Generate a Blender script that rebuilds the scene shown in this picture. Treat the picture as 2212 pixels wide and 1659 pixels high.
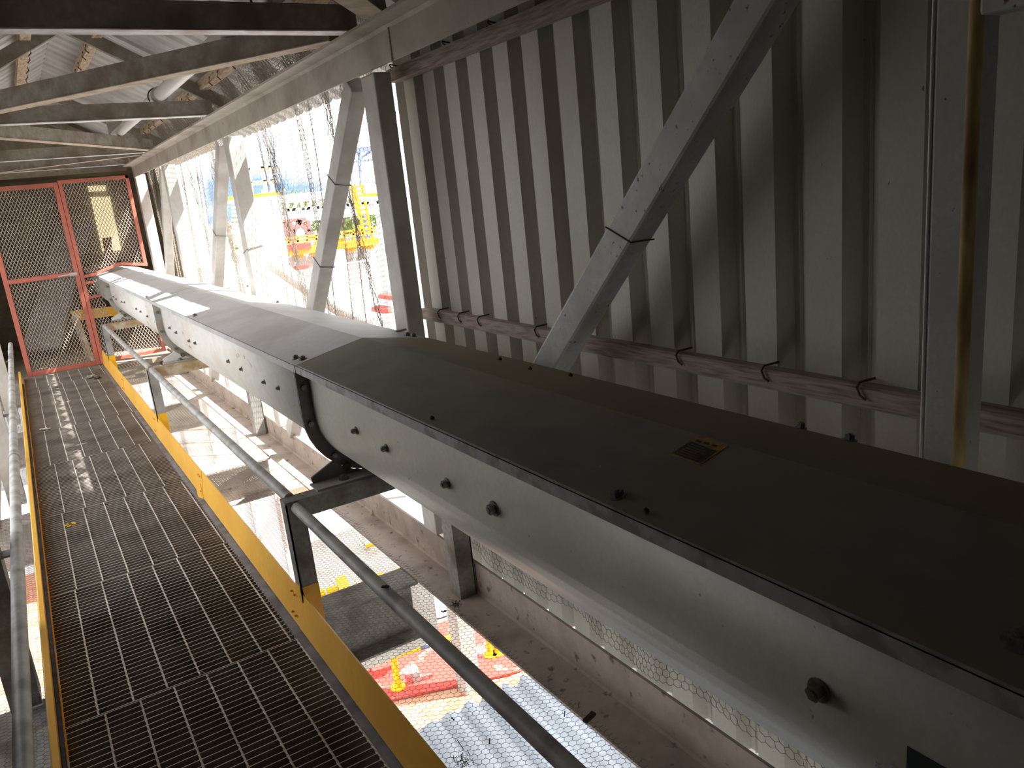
import bpy, math, random
import numpy as np
from mathutils import Vector, Matrix
random.seed(7); rng = np.random.RandomState(7)
sc = bpy.context.scene
for o in list(bpy.data.objects): bpy.data.objects.remove(o)

# ------------------------------------------------------------------ camera, sky, sun, exposure
# world axes: X across the gallery (right), Y along it (away), Z up; z = 0 is the walkway grating
CAMZ = 1.65
R3 = np.array([[.83900233, -.53448142, -.10200344], [-.21750666, -.1575988, -.96325151], [.49876442, .83035669, -.24847903]])
F = 1694.94
cd = bpy.data.cameras.new('camera'); cam = bpy.data.objects.new('camera', cd); sc.collection.objects.link(cam)
cd.sensor_fit = 'HORIZONTAL'; cd.sensor_width = 36; cd.lens = F / 2212 * 36; cd.clip_start = .02; cd.clip_end = 600
m = Matrix([[R3[0][i], -R3[1][i], -R3[2][i]] for i in range(3)]).to_4x4()
m.translation = Vector((0, 0, CAMZ)); cam.matrix_world = m; sc.camera = cam

def at(px, py, ax, v):
    """point of the place seen at a pixel of the photograph, on the plane axis ax = v"""
    d = R3.T @ np.array([(px - 1106) / F, (py - 829.5) / F, 1.])
    o = np.array([0, 0, CAMZ]); t = (v - o[ax]) / d[ax]
    return o + d * t

sc.view_settings.view_transform = 'Standard'; sc.view_settings.look = 'None'
sc.view_settings.gamma = 1; sc.view_settings.use_curve_mapping = False
sc.view_settings.exposure = 1.15

w = bpy.data.worlds.new('sky'); sc.world = w; w.use_nodes = True
nt = w.node_tree; nt.nodes.clear()
N = nt.nodes.new; L = nt.links.new
out = N('ShaderNodeOutputWorld'); bg = N('ShaderNodeBackground'); L(bg.outputs[0], out.inputs[0])
tc = N('ShaderNodeTexCoord'); mp = N('ShaderNodeMapping'); mp.inputs['Scale'].default_value = (1, 1, 2.6)
no = N('ShaderNodeTexNoise'); no.inputs['Scale'].default_value = 3.2; no.inputs['Detail'].default_value = 6
rp = N('ShaderNodeValToRGB'); rp.color_ramp.elements[0].position = .46; rp.color_ramp.elements[1].position = .56
rp.color_ramp.elements[0].color = (.17, .26, .40, 1); rp.color_ramp.elements[1].color = (1, 1, 1, 1)
L(tc.outputs['Generated'], mp.inputs[0]); L(mp.outputs[0], no.inputs[0]); L(no.outputs[0], rp.inputs[0]); L(rp.outputs[0], bg.inputs[0])
# a gap in the cloud low over the plant
vn = N('ShaderNodeVectorMath'); vn.operation = 'NORMALIZE'; vd = N('ShaderNodeVectorMath'); vd.operation = 'DOT_PRODUCT'; vd.inputs[1].default_value = (.3027, .9528, .0222)
mr = N('ShaderNodeMapRange'); mr.inputs[1].default_value = .986; mr.inputs[2].default_value = .9995; mr.inputs[3].default_value = .16; mr.inputs[4].default_value = -.02
ad = N('ShaderNodeMath'); ad.operation = 'ADD'
L(tc.outputs['Generated'], vn.inputs[0]); L(vn.outputs[0], vd.inputs[0]); L(vd.outputs['Value'], mr.inputs[0]); L(no.outputs[0], ad.inputs[0]); L(mr.outputs[0], ad.inputs[1]); L(ad.outputs[0], rp.inputs[0])
bg.inputs[1].default_value = 1.5

sd = bpy.data.lights.new('sun', 'SUN'); sun = bpy.data.objects.new('sun', sd); sc.collection.objects.link(sun)
sd.energy = 9; sd.angle = .0095; sd.color = (1, .96, .9)
SUN = Vector((-1, .5, -1.5)).normalized()
sun.rotation_euler = SUN.to_track_quat('-Z', 'Y').to_euler(); sun.location = (4, -2, 6)

# ------------------------------------------------------------------ materials
def mat(name, col, rough=.6, metal=0., dirt=None, dscale=3., dpos=(.45, .65), spec=.3, mottled=.12, mscale=25., bump=0., bscale=60., stretch=(1, 1, 1), dirt2=None, d2scale=9., d2pos=(.55, .62)):
    M = bpy.data.materials.new(name); M.use_nodes = True; t = M.node_tree; b = t.nodes['Principled BSDF']
    b.inputs['Roughness'].default_value = rough; b.inputs['Metallic'].default_value = metal
    b.inputs['Specular IOR Level'].default_value = spec
    tc = t.nodes.new('ShaderNodeTexCoord'); mp = t.nodes.new('ShaderNodeMapping'); mp.inputs['Scale'].default_value = stretch
    t.links.new(tc.outputs['Object'], mp.inputs[0])
    def noise(s, det=5):
        n = t.nodes.new('ShaderNodeTexNoise'); n.inputs['Scale'].default_value = s; n.inputs['Detail'].default_value = det
        t.links.new(mp.outputs[0], n.inputs[0]); return n
    n1 = noise(mscale); mx = t.nodes.new('ShaderNodeMix'); mx.data_type = 'RGBA'
    c = np.array(col[:3]); lo = np.clip(c * (1 - mottled), 0, 1); hi = np.clip(c * (1 + mottled), 0, 1)
    mx.inputs[6].default_value = (*lo, 1); mx.inputs[7].default_value = (*hi, 1)
    r0 = t.nodes.new('ShaderNodeMapRange'); r0.inputs[1].default_value = .3; r0.inputs[2].default_value = .7
    t.links.new(n1.outputs[0], r0.inputs[0]); t.links.new(r0.outputs[0], mx.inputs[0]); cur = mx.outputs[2]
    for dc, ds, dp in ((dirt, dscale, dpos), (dirt2, d2scale, d2pos)):
        if dc is None: continue
        n2 = noise(ds, 8); r = t.nodes.new('ShaderNodeMapRange'); r.inputs[1].default_value = dp[0]; r.inputs[2].default_value = dp[1]
        m2 = t.nodes.new('ShaderNodeMix'); m2.data_type = 'RGBA'; m2.inputs[7].default_value = (*dc[:3], 1)
        t.links.new(n2.outputs[0], r.inputs[0]); t.links.new(r.outputs[0], m2.inputs[0]); t.links.new(cur, m2.inputs[6]); cur = m2.outputs[2]
    t.links.new(cur, b.inputs['Base Color'])
    if bump:
        n3 = noise(bscale, 3); bu = t.nodes.new('ShaderNodeBump'); bu.inputs['Strength'].default_value = bump; bu.inputs['Distance'].default_value = .002
        t.links.new(n3.outputs[0], bu.inputs['Height']); t.links.new(bu.outputs[0], b.inputs['Normal'])
    return M

GALV = mat('galvanised', (.42, .42, .41), .5, .25, dirt=(.28, .27, .25), dscale=6, mottled=.12, mscale=60)
GALVD = mat('galvanised_dull', (.30, .29, .27), .65, .1, dirt=(.16, .14, .12), dscale=7, mottled=.2, mscale=50)
CHORD = mat('dusty_cream_paint', (.50, .46, .40), .6, dirt=(.30, .25, .20), dscale=2.5, dpos=(.5, .75), mottled=.08, mscale=18, dirt2=(.18, .13, .1), d2scale=30, d2pos=(.68, .74))
LOWCH = mat('dusty_lower_chord', (.50, .43, .38), .75, dirt=(.36, .31, .275), dscale=4, dpos=(.5, .66), mottled=.08, dirt2=(.2, .16, .14), d2scale=22, d2pos=(.62, .7))
POST = mat('post_paint', (.62, .60, .57), .55, dirt=(.48, .45, .41), dscale=4, mottled=.06)
BRACE = mat('brace_galvanised', (.56, .56, .54), .5, .05, dirt=(.45, .44, .40), dscale=5, mottled=.12, mscale=40, dirt2=(.16, .1, .06), d2scale=55, d2pos=(.66, .72), bump=.2)
COLUMN = mat('column_galvanised', (.56, .56, .52), .55, .0, dirt=(.48, .47, .42), dscale=4, mottled=.08, mscale=90, dirt2=(.16, .1, .06), d2scale=45, d2pos=(.7, .74), bump=.2)
RUSTG = mat('rusty_lit_corner', (.62, .48, .22), .5, dirt=(.28, .15, .06), dscale=12, dpos=(.5, .68), mottled=.25, mscale=30, stretch=(1, 1, .3))  # rust, with the corner's gold highlight put into the colour
WALL = mat('wall_sheet', (.56, .54, .48), .5, .05, dirt=(.46, .43, .37), dscale=2.2, dpos=(.5, .75), mottled=.05, mscale=120, dirt2=(.16, .14, .11), d2scale=60, d2pos=(.74, .77), stretch=(1, 1, .6))
ROOFM = mat('roof_sheet', (.62, .61, .60), .55, .05, dirt=(.50, .47, .44), dscale=3, mottled=.05)
TIMB = mat('girt_rusted_paint', (.42, .35, .31), .75, dirt=(.25, .18, .15), dscale=9, mottled=.15, mscale=14, stretch=(14, 1, 14))
PURL = mat('purlin_timber', (.58, .46, .33), .75, dirt=(.35, .25, .16), dscale=10, mottled=.15, stretch=(6, 1, 6))
BEAM = mat('roof_beam_steel', (.30, .27, .23), .7, dirt=(.20, .16, .12), dscale=7, mottled=.18, mscale=30)
BEAMF = mat('roof_beam_lit_flange', (.85, .86, .88), .5, .1, dirt=(.5, .45, .38), dscale=6)  # flange lightened: light from below put into the colour
BEAMT = mat('roof_beam_tan_flange', (.60, .50, .38), .7, dirt=(.42, .33, .24), dscale=9)
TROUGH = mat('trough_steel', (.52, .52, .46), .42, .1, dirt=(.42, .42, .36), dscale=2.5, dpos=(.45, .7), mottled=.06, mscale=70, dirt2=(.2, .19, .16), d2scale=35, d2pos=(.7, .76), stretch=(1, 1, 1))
TROUGHF = mat('trough_far_pale', (.80, .79, .75), .5, .0, dirt=(.68, .60, .48), dscale=3, dpos=(.52, .72), mottled=.05, dirt2=(.36, .29, .2), d2scale=12, d2pos=(.66, .72), stretch=(1, .5, 1))  # far sections, paler than the near one
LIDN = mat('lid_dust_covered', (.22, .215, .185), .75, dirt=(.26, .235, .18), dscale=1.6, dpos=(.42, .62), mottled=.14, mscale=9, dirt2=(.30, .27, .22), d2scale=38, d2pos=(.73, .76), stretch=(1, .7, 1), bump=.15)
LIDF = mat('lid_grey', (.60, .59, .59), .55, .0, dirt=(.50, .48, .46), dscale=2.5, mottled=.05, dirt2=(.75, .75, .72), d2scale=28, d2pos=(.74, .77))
FLANGE = mat('flange_shaded_steel', (.17, .16, .15), .6, .1, dirt=(.12, .11, .10), dscale=9, mottled=.2)  # near flange and saddle: shade on camera-facing faces put into the colour
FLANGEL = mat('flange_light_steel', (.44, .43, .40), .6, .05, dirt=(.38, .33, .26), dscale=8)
BOLT = mat('bolt_steel', (.22, .21, .19), .45, .6, mottled=.3, mscale=80)
BOLTR = mat('bolt_rusted', (.10, .07, .05), .8, mottled=.4, mscale=90)
YEL = mat('kick_plate_yellow', (.90, .50, .075), .5, dirt=(.84, .44, .06), dscale=3, mottled=.05, dirt2=(.3, .16, .05), d2scale=40, d2pos=(.74, .78))
YELB = mat('safety_yellow', (.85, .50, .02), .5, mottled=.05)
STRING = mat('stringer_blue_grey', (.25, .27, .32), .55, .2, dirt=(.16, .16, .19), dscale=9, mottled=.15)
RED = mat('gate_red_paint', (.56, .17, .12), .6, dirt=(.46, .15, .11), dscale=4, mottled=.08)
MESHM = mat('expanded_metal', (.50, .43, .36), .6, .1, dirt=(.42, .34, .28), dscale=4)
WIRE = mat('net_wire', (.12, .11, .10), .6, mottled=.2)
WIREL = mat('net_twine_brown', (.30, .26, .21), .8, mottled=.2)
PIPE = mat('rail_pipe', (.52, .51, .49), .5, .05, dirt=(.30, .29, .27), dscale=8, mottled=.1, mscale=40, dirt2=(.1, .09, .07), d2scale=25, d2pos=(.75, .78))
WPIPE = mat('white_pipe', (.80, .77, .74), .35, mottled=.04)
BLACK = mat('dark_debris', (.04, .035, .03), .9, mottled=.4)
TAN = mat('cross_member_tan', (.42, .31, .18), .75, dirt=(.6, .55, .45), dscale=8, dpos=(.5, .62), mottled=.2)
DARKROOM = mat('enclosure_sheet', (.34, .29, .22), .8, dirt=(.2, .16, .12), dscale=2, mottled=.15)
CONC = mat('pale_concrete', (.62, .60, .55), .85, dirt=(.45, .42, .37), dscale=1.2, mottled=.08, mscale=9)
WHITE = mat('white_sheet', (.85, .86, .86), .5, dirt=(.70, .71, .72), dscale=.6, mottled=.03)
PALE = mat('pale_steel', (.60, .62, .65), .6, dirt=(.5, .5, .52), dscale=.8, mottled=.04)
GREYX = mat('plant_grey', (.40, .39, .38), .7, dirt=(.28, .27, .26), dscale=1.1, mottled=.1)
HOP = mat('hopper_grey', (.50, .47, .43), .7, dirt=(.40, .36, .32), dscale=1.5, mottled=.1)
ORG = mat('plant_orange', (.85, .36, .03), .55, mottled=.08)
REDX = mat('plant_red', (.50, .07, .055), .6, dirt=(.48, .22, .19), dscale=1.6, dpos=(.55, .62), mottled=.1)
BLUEG = mat('rail_blue_grey', (.15, .18, .28), .6)
BARK = mat('bark', (.12, .08, .05), .9)
LEAF = mat('foliage', (.13, .20, .06), .8, dirt=(.25, .25, .08), dscale=1.5, mottled=.3, mscale=3)
STRIPE = mat('lid_label_tan', (.40, .28, .07), .7, dirt=(.25, .18, .06), dscale=60, mottled=.1)
STRIPD = mat('lid_label_dark', (.06, .055, .055), .7, mottled=.2)
LABW = mat('label_white', (.62, .64, .66), .6, mottled=.05)
LABB = mat('label_black', (.05, .065, .065), .6, mottled=.1)

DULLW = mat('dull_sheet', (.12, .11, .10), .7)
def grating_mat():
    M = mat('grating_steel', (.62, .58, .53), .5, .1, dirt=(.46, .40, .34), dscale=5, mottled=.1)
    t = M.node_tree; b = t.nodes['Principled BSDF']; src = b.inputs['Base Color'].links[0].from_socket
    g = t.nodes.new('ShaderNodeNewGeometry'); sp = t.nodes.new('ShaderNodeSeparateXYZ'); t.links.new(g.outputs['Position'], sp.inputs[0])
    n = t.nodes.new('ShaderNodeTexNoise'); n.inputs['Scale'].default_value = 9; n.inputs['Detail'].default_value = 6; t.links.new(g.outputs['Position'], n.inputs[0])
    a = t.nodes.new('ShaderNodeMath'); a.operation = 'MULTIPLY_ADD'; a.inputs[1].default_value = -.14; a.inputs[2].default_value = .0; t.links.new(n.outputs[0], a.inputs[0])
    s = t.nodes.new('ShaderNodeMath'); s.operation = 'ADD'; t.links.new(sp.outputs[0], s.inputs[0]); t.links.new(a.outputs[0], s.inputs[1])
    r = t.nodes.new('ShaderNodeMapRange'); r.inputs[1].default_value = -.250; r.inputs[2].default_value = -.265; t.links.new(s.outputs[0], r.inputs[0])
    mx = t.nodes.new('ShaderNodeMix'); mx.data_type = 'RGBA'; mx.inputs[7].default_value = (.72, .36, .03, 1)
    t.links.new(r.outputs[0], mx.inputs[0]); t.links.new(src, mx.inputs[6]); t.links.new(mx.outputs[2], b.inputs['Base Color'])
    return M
GRAT = grating_mat()

BARS = mat('grating_bar_side_shade', (.27, .235, .205), .8, dirt=(.17, .145, .125), dscale=4)  # bar sides darker than tops: shade between bars put into the colour
def brick_mat():
    M = bpy.data.materials.new('paving_brick'); M.use_nodes = True; t = M.node_tree; b = t.nodes['Principled BSDF']; b.inputs['Roughness'].default_value = .85
    tc = t.nodes.new('ShaderNodeTexCoord'); br = t.nodes.new('ShaderNodeTexBrick'); br.inputs['Scale'].default_value = 3.2
    br.inputs['Color1'].default_value = (.46, .12, .05, 1); br.inputs['Color2'].default_value = (.46, .27, .16, 1); br.inputs['Mortar'].default_value = (.38, .33, .27, 1)
    br.inputs['Brick Width'].default_value = .8; br.inputs['Row Height'].default_value = .32; br.inputs['Mortar Size'].default_value = .03
    t.links.new(tc.outputs['Object'], br.inputs[0]); t.links.new(br.outputs[0], b.inputs['Base Color']); return M
BRICK = brick_mat()

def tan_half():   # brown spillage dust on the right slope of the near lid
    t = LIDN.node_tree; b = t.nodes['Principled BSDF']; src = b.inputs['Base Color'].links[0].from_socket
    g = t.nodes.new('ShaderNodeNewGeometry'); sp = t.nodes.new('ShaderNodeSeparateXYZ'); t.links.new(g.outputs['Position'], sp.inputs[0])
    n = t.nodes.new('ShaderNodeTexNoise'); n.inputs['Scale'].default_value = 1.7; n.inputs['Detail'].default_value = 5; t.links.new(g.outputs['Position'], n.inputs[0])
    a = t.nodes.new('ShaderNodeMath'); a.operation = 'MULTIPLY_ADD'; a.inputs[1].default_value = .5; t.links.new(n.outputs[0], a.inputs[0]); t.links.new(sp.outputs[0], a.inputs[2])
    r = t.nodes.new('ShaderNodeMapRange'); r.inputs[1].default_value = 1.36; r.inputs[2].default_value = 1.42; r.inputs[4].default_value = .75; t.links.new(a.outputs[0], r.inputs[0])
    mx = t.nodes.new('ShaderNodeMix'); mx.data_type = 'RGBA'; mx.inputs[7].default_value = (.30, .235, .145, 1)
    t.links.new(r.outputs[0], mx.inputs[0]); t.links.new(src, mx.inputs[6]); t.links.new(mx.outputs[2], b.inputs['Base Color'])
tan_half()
def lit_pane_mat():
    M = bpy.data.materials.new('daylit_pane'); M.use_nodes = True; t = M.node_tree; b = t.nodes['Principled BSDF']
    b.inputs['Base Color'].default_value = (.75, .68, .45, 1); b.inputs['Emission Color'].default_value = (.80, .68, .38, 1); b.inputs['Emission Strength'].default_value = .55
    return M
PANE = lit_pane_mat()

# ------------------------------------------------------------------ mesh helpers
class MB:
    def __init__(s): s.v = []; s.f = []; s.sm = []
    def add(s, vs, fs, smooth=False):
        n = len(s.v); s.v += [tuple(map(float, q)) for q in vs]; s.f += [tuple(i + n for i in f) for f in fs]; s.sm += [smooth] * len(fs); return s
    def box(s, x0, x1, y0, y1, z0, z1):
        return s.add([(x, y, z) for x in (x0, x1) for y in (y0, y1) for z in (z0, z1)],
                     [(0, 1, 3, 2), (4, 6, 7, 5), (0, 4, 5, 1), (2, 3, 7, 6), (0, 2, 6, 4), (1, 5, 7, 3)])
    def prism(s, poly, a, b, smooth=False, cap=True):
        """poly: list of 3D points (one end), swept from offset a to offset b"""
        n = len(poly); P = [np.array(p) + np.array(a) for p in poly] + [np.array(p) + np.array(b) for p in poly]
        fs = [(i, (i + 1) % n, n + (i + 1) % n, n + i) for i in range(n)]
        s.add(P, fs, smooth)
        if cap: s.add(P[:n], [tuple(range(n))]); s.add(P[n:], [tuple(range(n))])
        return s
    def ybar(s, prof, y0, y1, smooth=False):
        """prof: list of (x,z) swept along Y"""
        return s.prism([(x, 0, z) for x, z in prof], (0, y0, 0), (0, y1, 0), smooth)
    def bar(s, p, q, w, h, up=(0, 0, 1)):
        p = Vector(p); q = Vector(q); d = (q - p).normalized(); u = Vector(up); x = d.cross(u).normalized(); y = x.cross(d).normalized()
        r = []
        for c in (p, q):
            for a, b in ((-1, -1), (1, -1), (1, 1), (-1, 1)): r.append(c + x * a * w / 2 + y * b * h / 2)
        return s.add(r, [(0, 1, 2, 3), (7, 6, 5, 4), (0, 4, 5, 1), (1, 5, 6, 2), (2, 6, 7, 3), (3, 7, 4, 0)])
    def tube(s, pts, r, n=12, cap=True, smooth=True):
        pts = [Vector(p) for p in pts]; m = len(pts); vs = []; ref = Vector((0, 0, 1))
        d0 = (pts[1] - pts[0]).normalized()
        if abs(d0.z) > .9: ref = Vector((1, 0, 0))
        for i, p in enumerate(pts):
            d = (pts[min(i + 1, m - 1)] - pts[max(i - 1, 0)]).normalized(); x = d.cross(ref).normalized(); y = x.cross(d)
            rr = r[i] if isinstance(r, (list, tuple)) else r
            for k in range(n):
                a = 2 * math.pi * k / n; vs.append(p + (x * math.cos(a) + y * math.sin(a)) * rr)
        fs = [(i * n + k, i * n + (k + 1) % n, (i + 1) * n + (k + 1) % n, (i + 1) * n + k) for i in range(m - 1) for k in range(n)]
        s.add(vs, fs, smooth)
        if cap: s.add(vs[:n], [tuple(range(n))]); s.add(vs[-n:], [tuple(range(n))])
        return s

ORG0 = {}
def link(o, parent, loc):
    sc.collection.objects.link(o)
    if parent is not None: o.parent = parent; ORG0[o.name] = ORG0[parent.name]
    else: o.location = loc; ORG0[o.name] = Vector(loc)
def build(mb, name, material, parent=None, bevel=0, solid=0, base=None):
    me = bpy.data.meshes.new(name)
    V = np.array(mb.v)
    if parent is not None: loc = ORG0[parent.name]
    elif base is not None: loc = Vector(base)
    else: lo = V.min(0); hi = V.max(0); loc = Vector(((lo[0] + hi[0]) / 2, (lo[1] + hi[1]) / 2, lo[2]))
    V = V - np.array(loc)
    me.from_pydata([tuple(q) for q in V], [], mb.f); me.polygons.foreach_set('use_smooth', mb.sm)
    me.materials.append(material); me.update()
    o = bpy.data.objects.new(name, me); link(o, parent, loc)
    if solid:
        md = o.modifiers.new('sheet', 'SOLIDIFY'); md.thickness = solid; md.offset = 0
    if bevel:
        md = o.modifiers.new('bevel', 'BEVEL'); md.width = bevel; md.segments = 2; md.limit_method = 'ANGLE'
    return o
def tag(o, label, cat, group=None, kind=None):
    o['label'] = label; o['category'] = cat
    if group: o['group'] = group
    if kind: o['kind'] = kind
    return o
def thing(name, loc, label, cat, group=None):
    o = bpy.data.objects.new(name, None); o.empty_display_size = .1; link(o, None, Vector(loc)); return tag(o, label, cat, group)
def struct(mb, name, material, **k):
    o = build(mb, name, material, **k); o['kind'] = 'structure'; return o

def wires(name, P0, P1, r, material, parent=None, sides=3):
    """many thin straight wires as real prisms, one mesh"""
    P0 = np.asarray(P0); P1 = np.asarray(P1); n = len(P0); d = P1 - P0; d /= np.maximum(np.linalg.norm(d, axis=1, keepdims=True), 1e-9)
    ref = np.where(np.abs(d[:, 2:3]) > .8, np.array([[1., 0, 0]]), np.array([[0., 0, 1]]))
    x = np.cross(d, ref); x /= np.linalg.norm(x, axis=1, keepdims=True); y = np.cross(x, d)
    ring = []
    for k in range(sides):
        a = 2 * math.pi * k / sides; ring.append((x * math.cos(a) + y * math.sin(a)) * r)
    V = np.concatenate([P0 + q for q in ring] + [P1 + q for q in ring], 0)    # ring-major
    idx = np.arange(n); F4 = []
    for k in range(sides):
        k2 = (k + 1) % sides; F4.append(np.stack([idx + k * n, idx + k2 * n, idx + (sides + k2) * n, idx + (sides + k) * n], 1))
    F4 = np.concatenate(F4)
    me = bpy.data.meshes.new(name)
    if parent is not None: loc = np.array(ORG0[parent.name])
    else: lo = V.min(0); hi = V.max(0); loc = np.array([(lo[0] + hi[0]) / 2, (lo[1] + hi[1]) / 2, lo[2]])
    V = V - loc
    me.vertices.add(len(V)); me.vertices.foreach_set('co', V.ravel())
    me.loops.add(len(F4) * 4); me.loops.foreach_set('vertex_index', F4.ravel().astype(np.int32))
    me.polygons.add(len(F4)); me.polygons.foreach_set('loop_start', (np.arange(len(F4)) * 4).astype(np.int32))
    me.update(calc_edges=True); me.validate(); me.materials.append(material)
    o = bpy.data.objects.new(name, me); link(o, parent, Vector(loc)); return o

def hexedges(U, V, c, tall=1.0):
    """honeycomb wires on [0,U]x[0,V]; c = cell width along u"""
    h = c * 1.1547 / 2 * tall; E0 = []; E1 = []
    nu = int(U / c) + 2; nv = int(V / (1.5 * h)) + 2
    for j in range(nv):
        off = (j % 2) * c / 2; v = j * 1.5 * h
        for i in range(nu):
            u = i * c + off
            a = (u, v + h / 2); b = (u + c / 2, v + h); d = (u + c, v + h / 2)
            E0 += [a, b, a]; E1 += [b, d, (u, v - h / 2)]
    return np.array(E0), np.array(E1)
def net(name, U, V, c, r, fn, material, tall=1., cut=None):
    A, B = hexedges(U, V, c, tall)
    ok = (A.min(1) >= 0) & (B.min(1) >= 0) & (A[:, 0] <= U) & (B[:, 0] <= U) & (A[:, 1] <= V) & (B[:, 1] <= V)
    A = A[ok]; B = B[ok]; P0 = fn(A[:, 0], A[:, 1]); P1 = fn(B[:, 0], B[:, 1])
    if cut is not None: k = cut(P0) & cut(P1); P0 = P0[k]; P1 = P1[k]
    return wires(name, P0, P1, r, material)

def hexbolt(p, axis, r=.012, h=.01, material=BOLT, parent=None, washer=True, name='bolt'):
    """hexagon head on a washer; axis points out of the sheet"""
    mb = MB(); p = Vector(p); a = Vector(axis).normalized()
    if washer: mb.tube([p, p + a * .003], r * 1.45, 16)
    mb.tube([p + a * .003, p + a * (.003 + h)], r, 6, smooth=False)
    mb.tube([p + a * .003, p + a * (.006 + h)], r * .5, 10)
    return build(mb, name, material, parent)

# ------------------------------------------------------------------ shell: side walls, roof, end enclosure
def sheet_profile(y0, y1, first):
    """trapezoidal sheeting, 200 mm pitch: (y, depth) ; depth 0 = crest, 1 = valley"""
    pts = []; k0 = int((y0 - first) / .2) - 1; k1 = int((y1 - first) / .2) + 1
    for k in range(k0, k1 + 1):
        a = first + .2 * k
        pts += [(a, 0), (a + .105, 0), (a + .130, 1), (a + .148, 1), (a + .152, .86), (a + .158, 1), (a + .175, 1)]
    return [p for p in pts if y0 <= p[0] <= y1]
def wall_sheet(xc, xv, y0, y1, z0, z1, first):
    mb = MB(); P = sheet_profile(y0, y1, first); vs = []
    for y, d in P: x = xc + (xv - xc) * d; vs += [(x, y, z0), (x, y, z1)]
    return mb.add(vs, [(2 * i, 2 * i + 2, 2 * i + 3, 2 * i + 1) for i in range(len(P) - 1)])
struct(wall_sheet(1.70, 1.745, -3.0, 3.66, -.29, 2.46, 1.01), 'wall_right', WALL, solid=.0012)
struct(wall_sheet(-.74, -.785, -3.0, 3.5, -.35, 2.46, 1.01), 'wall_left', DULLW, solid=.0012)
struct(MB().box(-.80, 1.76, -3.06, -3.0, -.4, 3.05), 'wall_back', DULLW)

RX, RZ, EX, EZ = .58, 3.03, 1.375, 2.267
roof = MB()
for sgn in (1, -1):
    P = sheet_profile(-3.1, 12.0, .95); vs = []
    nrm = Vector((sgn * (RZ - EZ), 0, EX)).normalized()
    for a, b, ym in (((0, .775, 99), (.89, 1.0, 99), (.775, .89, 3.7)) if sgn > 0 else ((0, 1.0, 99),)):   # slot added above the right eave strip beyond the wall, lets sun in
        vs = []
        for y, d in P:
            if y > ym: break
            o = nrm * (.028 * d)
            vs += [(RX + sgn * EX * t + o.x, y, RZ + (EZ - RZ) * t + o.z) for t in (a, b)]
        roof.add(vs, [(2 * i, 2 * i + 2, 2 * i + 3, 2 * i + 1) for i in range(len(vs) // 2 - 1)])
struct(roof, 'ceiling', ROOFM, solid=.0012)
rc = MB().add([(RX - .16, -3.1, RZ - .045), (RX, -3.1, RZ + .05), (RX + .16, -3.1, RZ - .045), (RX - .16, 12, RZ - .045), (RX, 12, RZ + .05), (RX + .16, 12, RZ - .045)], [(0, 1, 4, 3), (1, 2, 5, 4)])
struct(rc, 'trim_1', ROOFM, solid=.002)

# enclosed transfer room beyond the mesh gate
EY0, EY1 = 10.86, 14.6
struct(MB().box(-.75, 2.05, EY1, EY1 + .05, -.3, 2.9), 'wall_far', DARKROOM)
struct(MB().box(-.80, -.75, EY0, EY1, -.3, 2.6), 'wall_far_left', DARKROOM)
struct(MB().box(1.98, 2.03, EY0 + .6, EY1, -.3, 2.6), 'wall_far_right', DARKROOM)
struct(MB().box(-.8, 2.05, EY0, EY1 + .05, -.12, -.06), 'floor', DARKROOM)
struct(MB().box(-.8, 2.05, EY0 + .05, EY1, 2.42, 2.46), 'ceiling_far', DARKROOM)
gb = MB().prism([(-.30, EY0, 2.26), (1.40, EY0, 2.26), (1.40, EY0, 2.60), (RX, EY0, 3.02), (-.30, EY0, 2.60)], (0, 0, 0), (0, .02, 0))
struct(gb, 'wall_gable', DARKROOM)

# ------------------------------------------------------------------ trusses
def yangle(name, x0, x1, z0, z1, legx, legz, y0, y1, t, material):
    """L section along Y: vertical leg at x=legx (sign side), horizontal leg at z=legz"""
    mb = MB(); mb.box(x0, x1, y0, y1, legz - t / 2, legz + t / 2); mb.box(legx - t / 2, legx + t / 2, y0, y1, z0, z1)
    return build(mb, name, material)
tc_r = thing('truss_top_chord', (1.42, 4.6, 2.17), 'dusty cream steel angle chord overhead on the right, above netting and ribbed wall', 'steel beam')
mb = MB(); mb.ybar([(1.352, 2.300), (1.44, 2.300), (1.452, 2.288), (1.452, 2.168), (1.464, 2.168), (1.464, 2.312), (1.352, 2.312)], -2.9, 10.84)
build(mb, 'chord_angle', CHORD, tc_r)
mb = MB()
for k in range(12):
    z = 2.290 - k * .0105; mb.tube([(1.451, 3.075 + .0015 * math.sin(k * 2.1), z), (1.451, 3.077, z - .009)], .0055 + .0012 * math.sin(k * 3), 8)
build(mb, 'weld_bead', LOWCH, tc_r)
tc_l = yangle('truss_top_chord', -.302, -.39, 2.168, 2.312, -.40, 2.306, -2.9, 10.84, .012, CHORD)
tag(tc_l, 'dusty cream steel angle chord running overhead along the left side of the walkway', 'steel beam')
mb = MB(); mb.ybar([(1.325, -.190), (1.325, -.202), (1.502, -.202), (1.502, -.030), (1.490, -.030), (1.490, -.182), (1.482, -.190)], -2.9, 11.4)
lc = build(mb, 'truss_bottom_chord', LOWCH); tag(lc, 'dusty pinkish steel angle lying along the floor edge under the right of the conveyor', 'steel beam')
mb = MB(); mb.ybar([(-.455, -.190), (-.455, -.202), (-.632, -.202), (-.632, -.030), (-.620, -.030), (-.620, -.182), (-.612, -.190)], -2.9, 11.4)
lc = build(mb, 'truss_bottom_chord', LOWCH); tag(lc, 'dusty steel angle along the floor edge left of the walkway outside the left pipe rail', 'steel beam')

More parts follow.
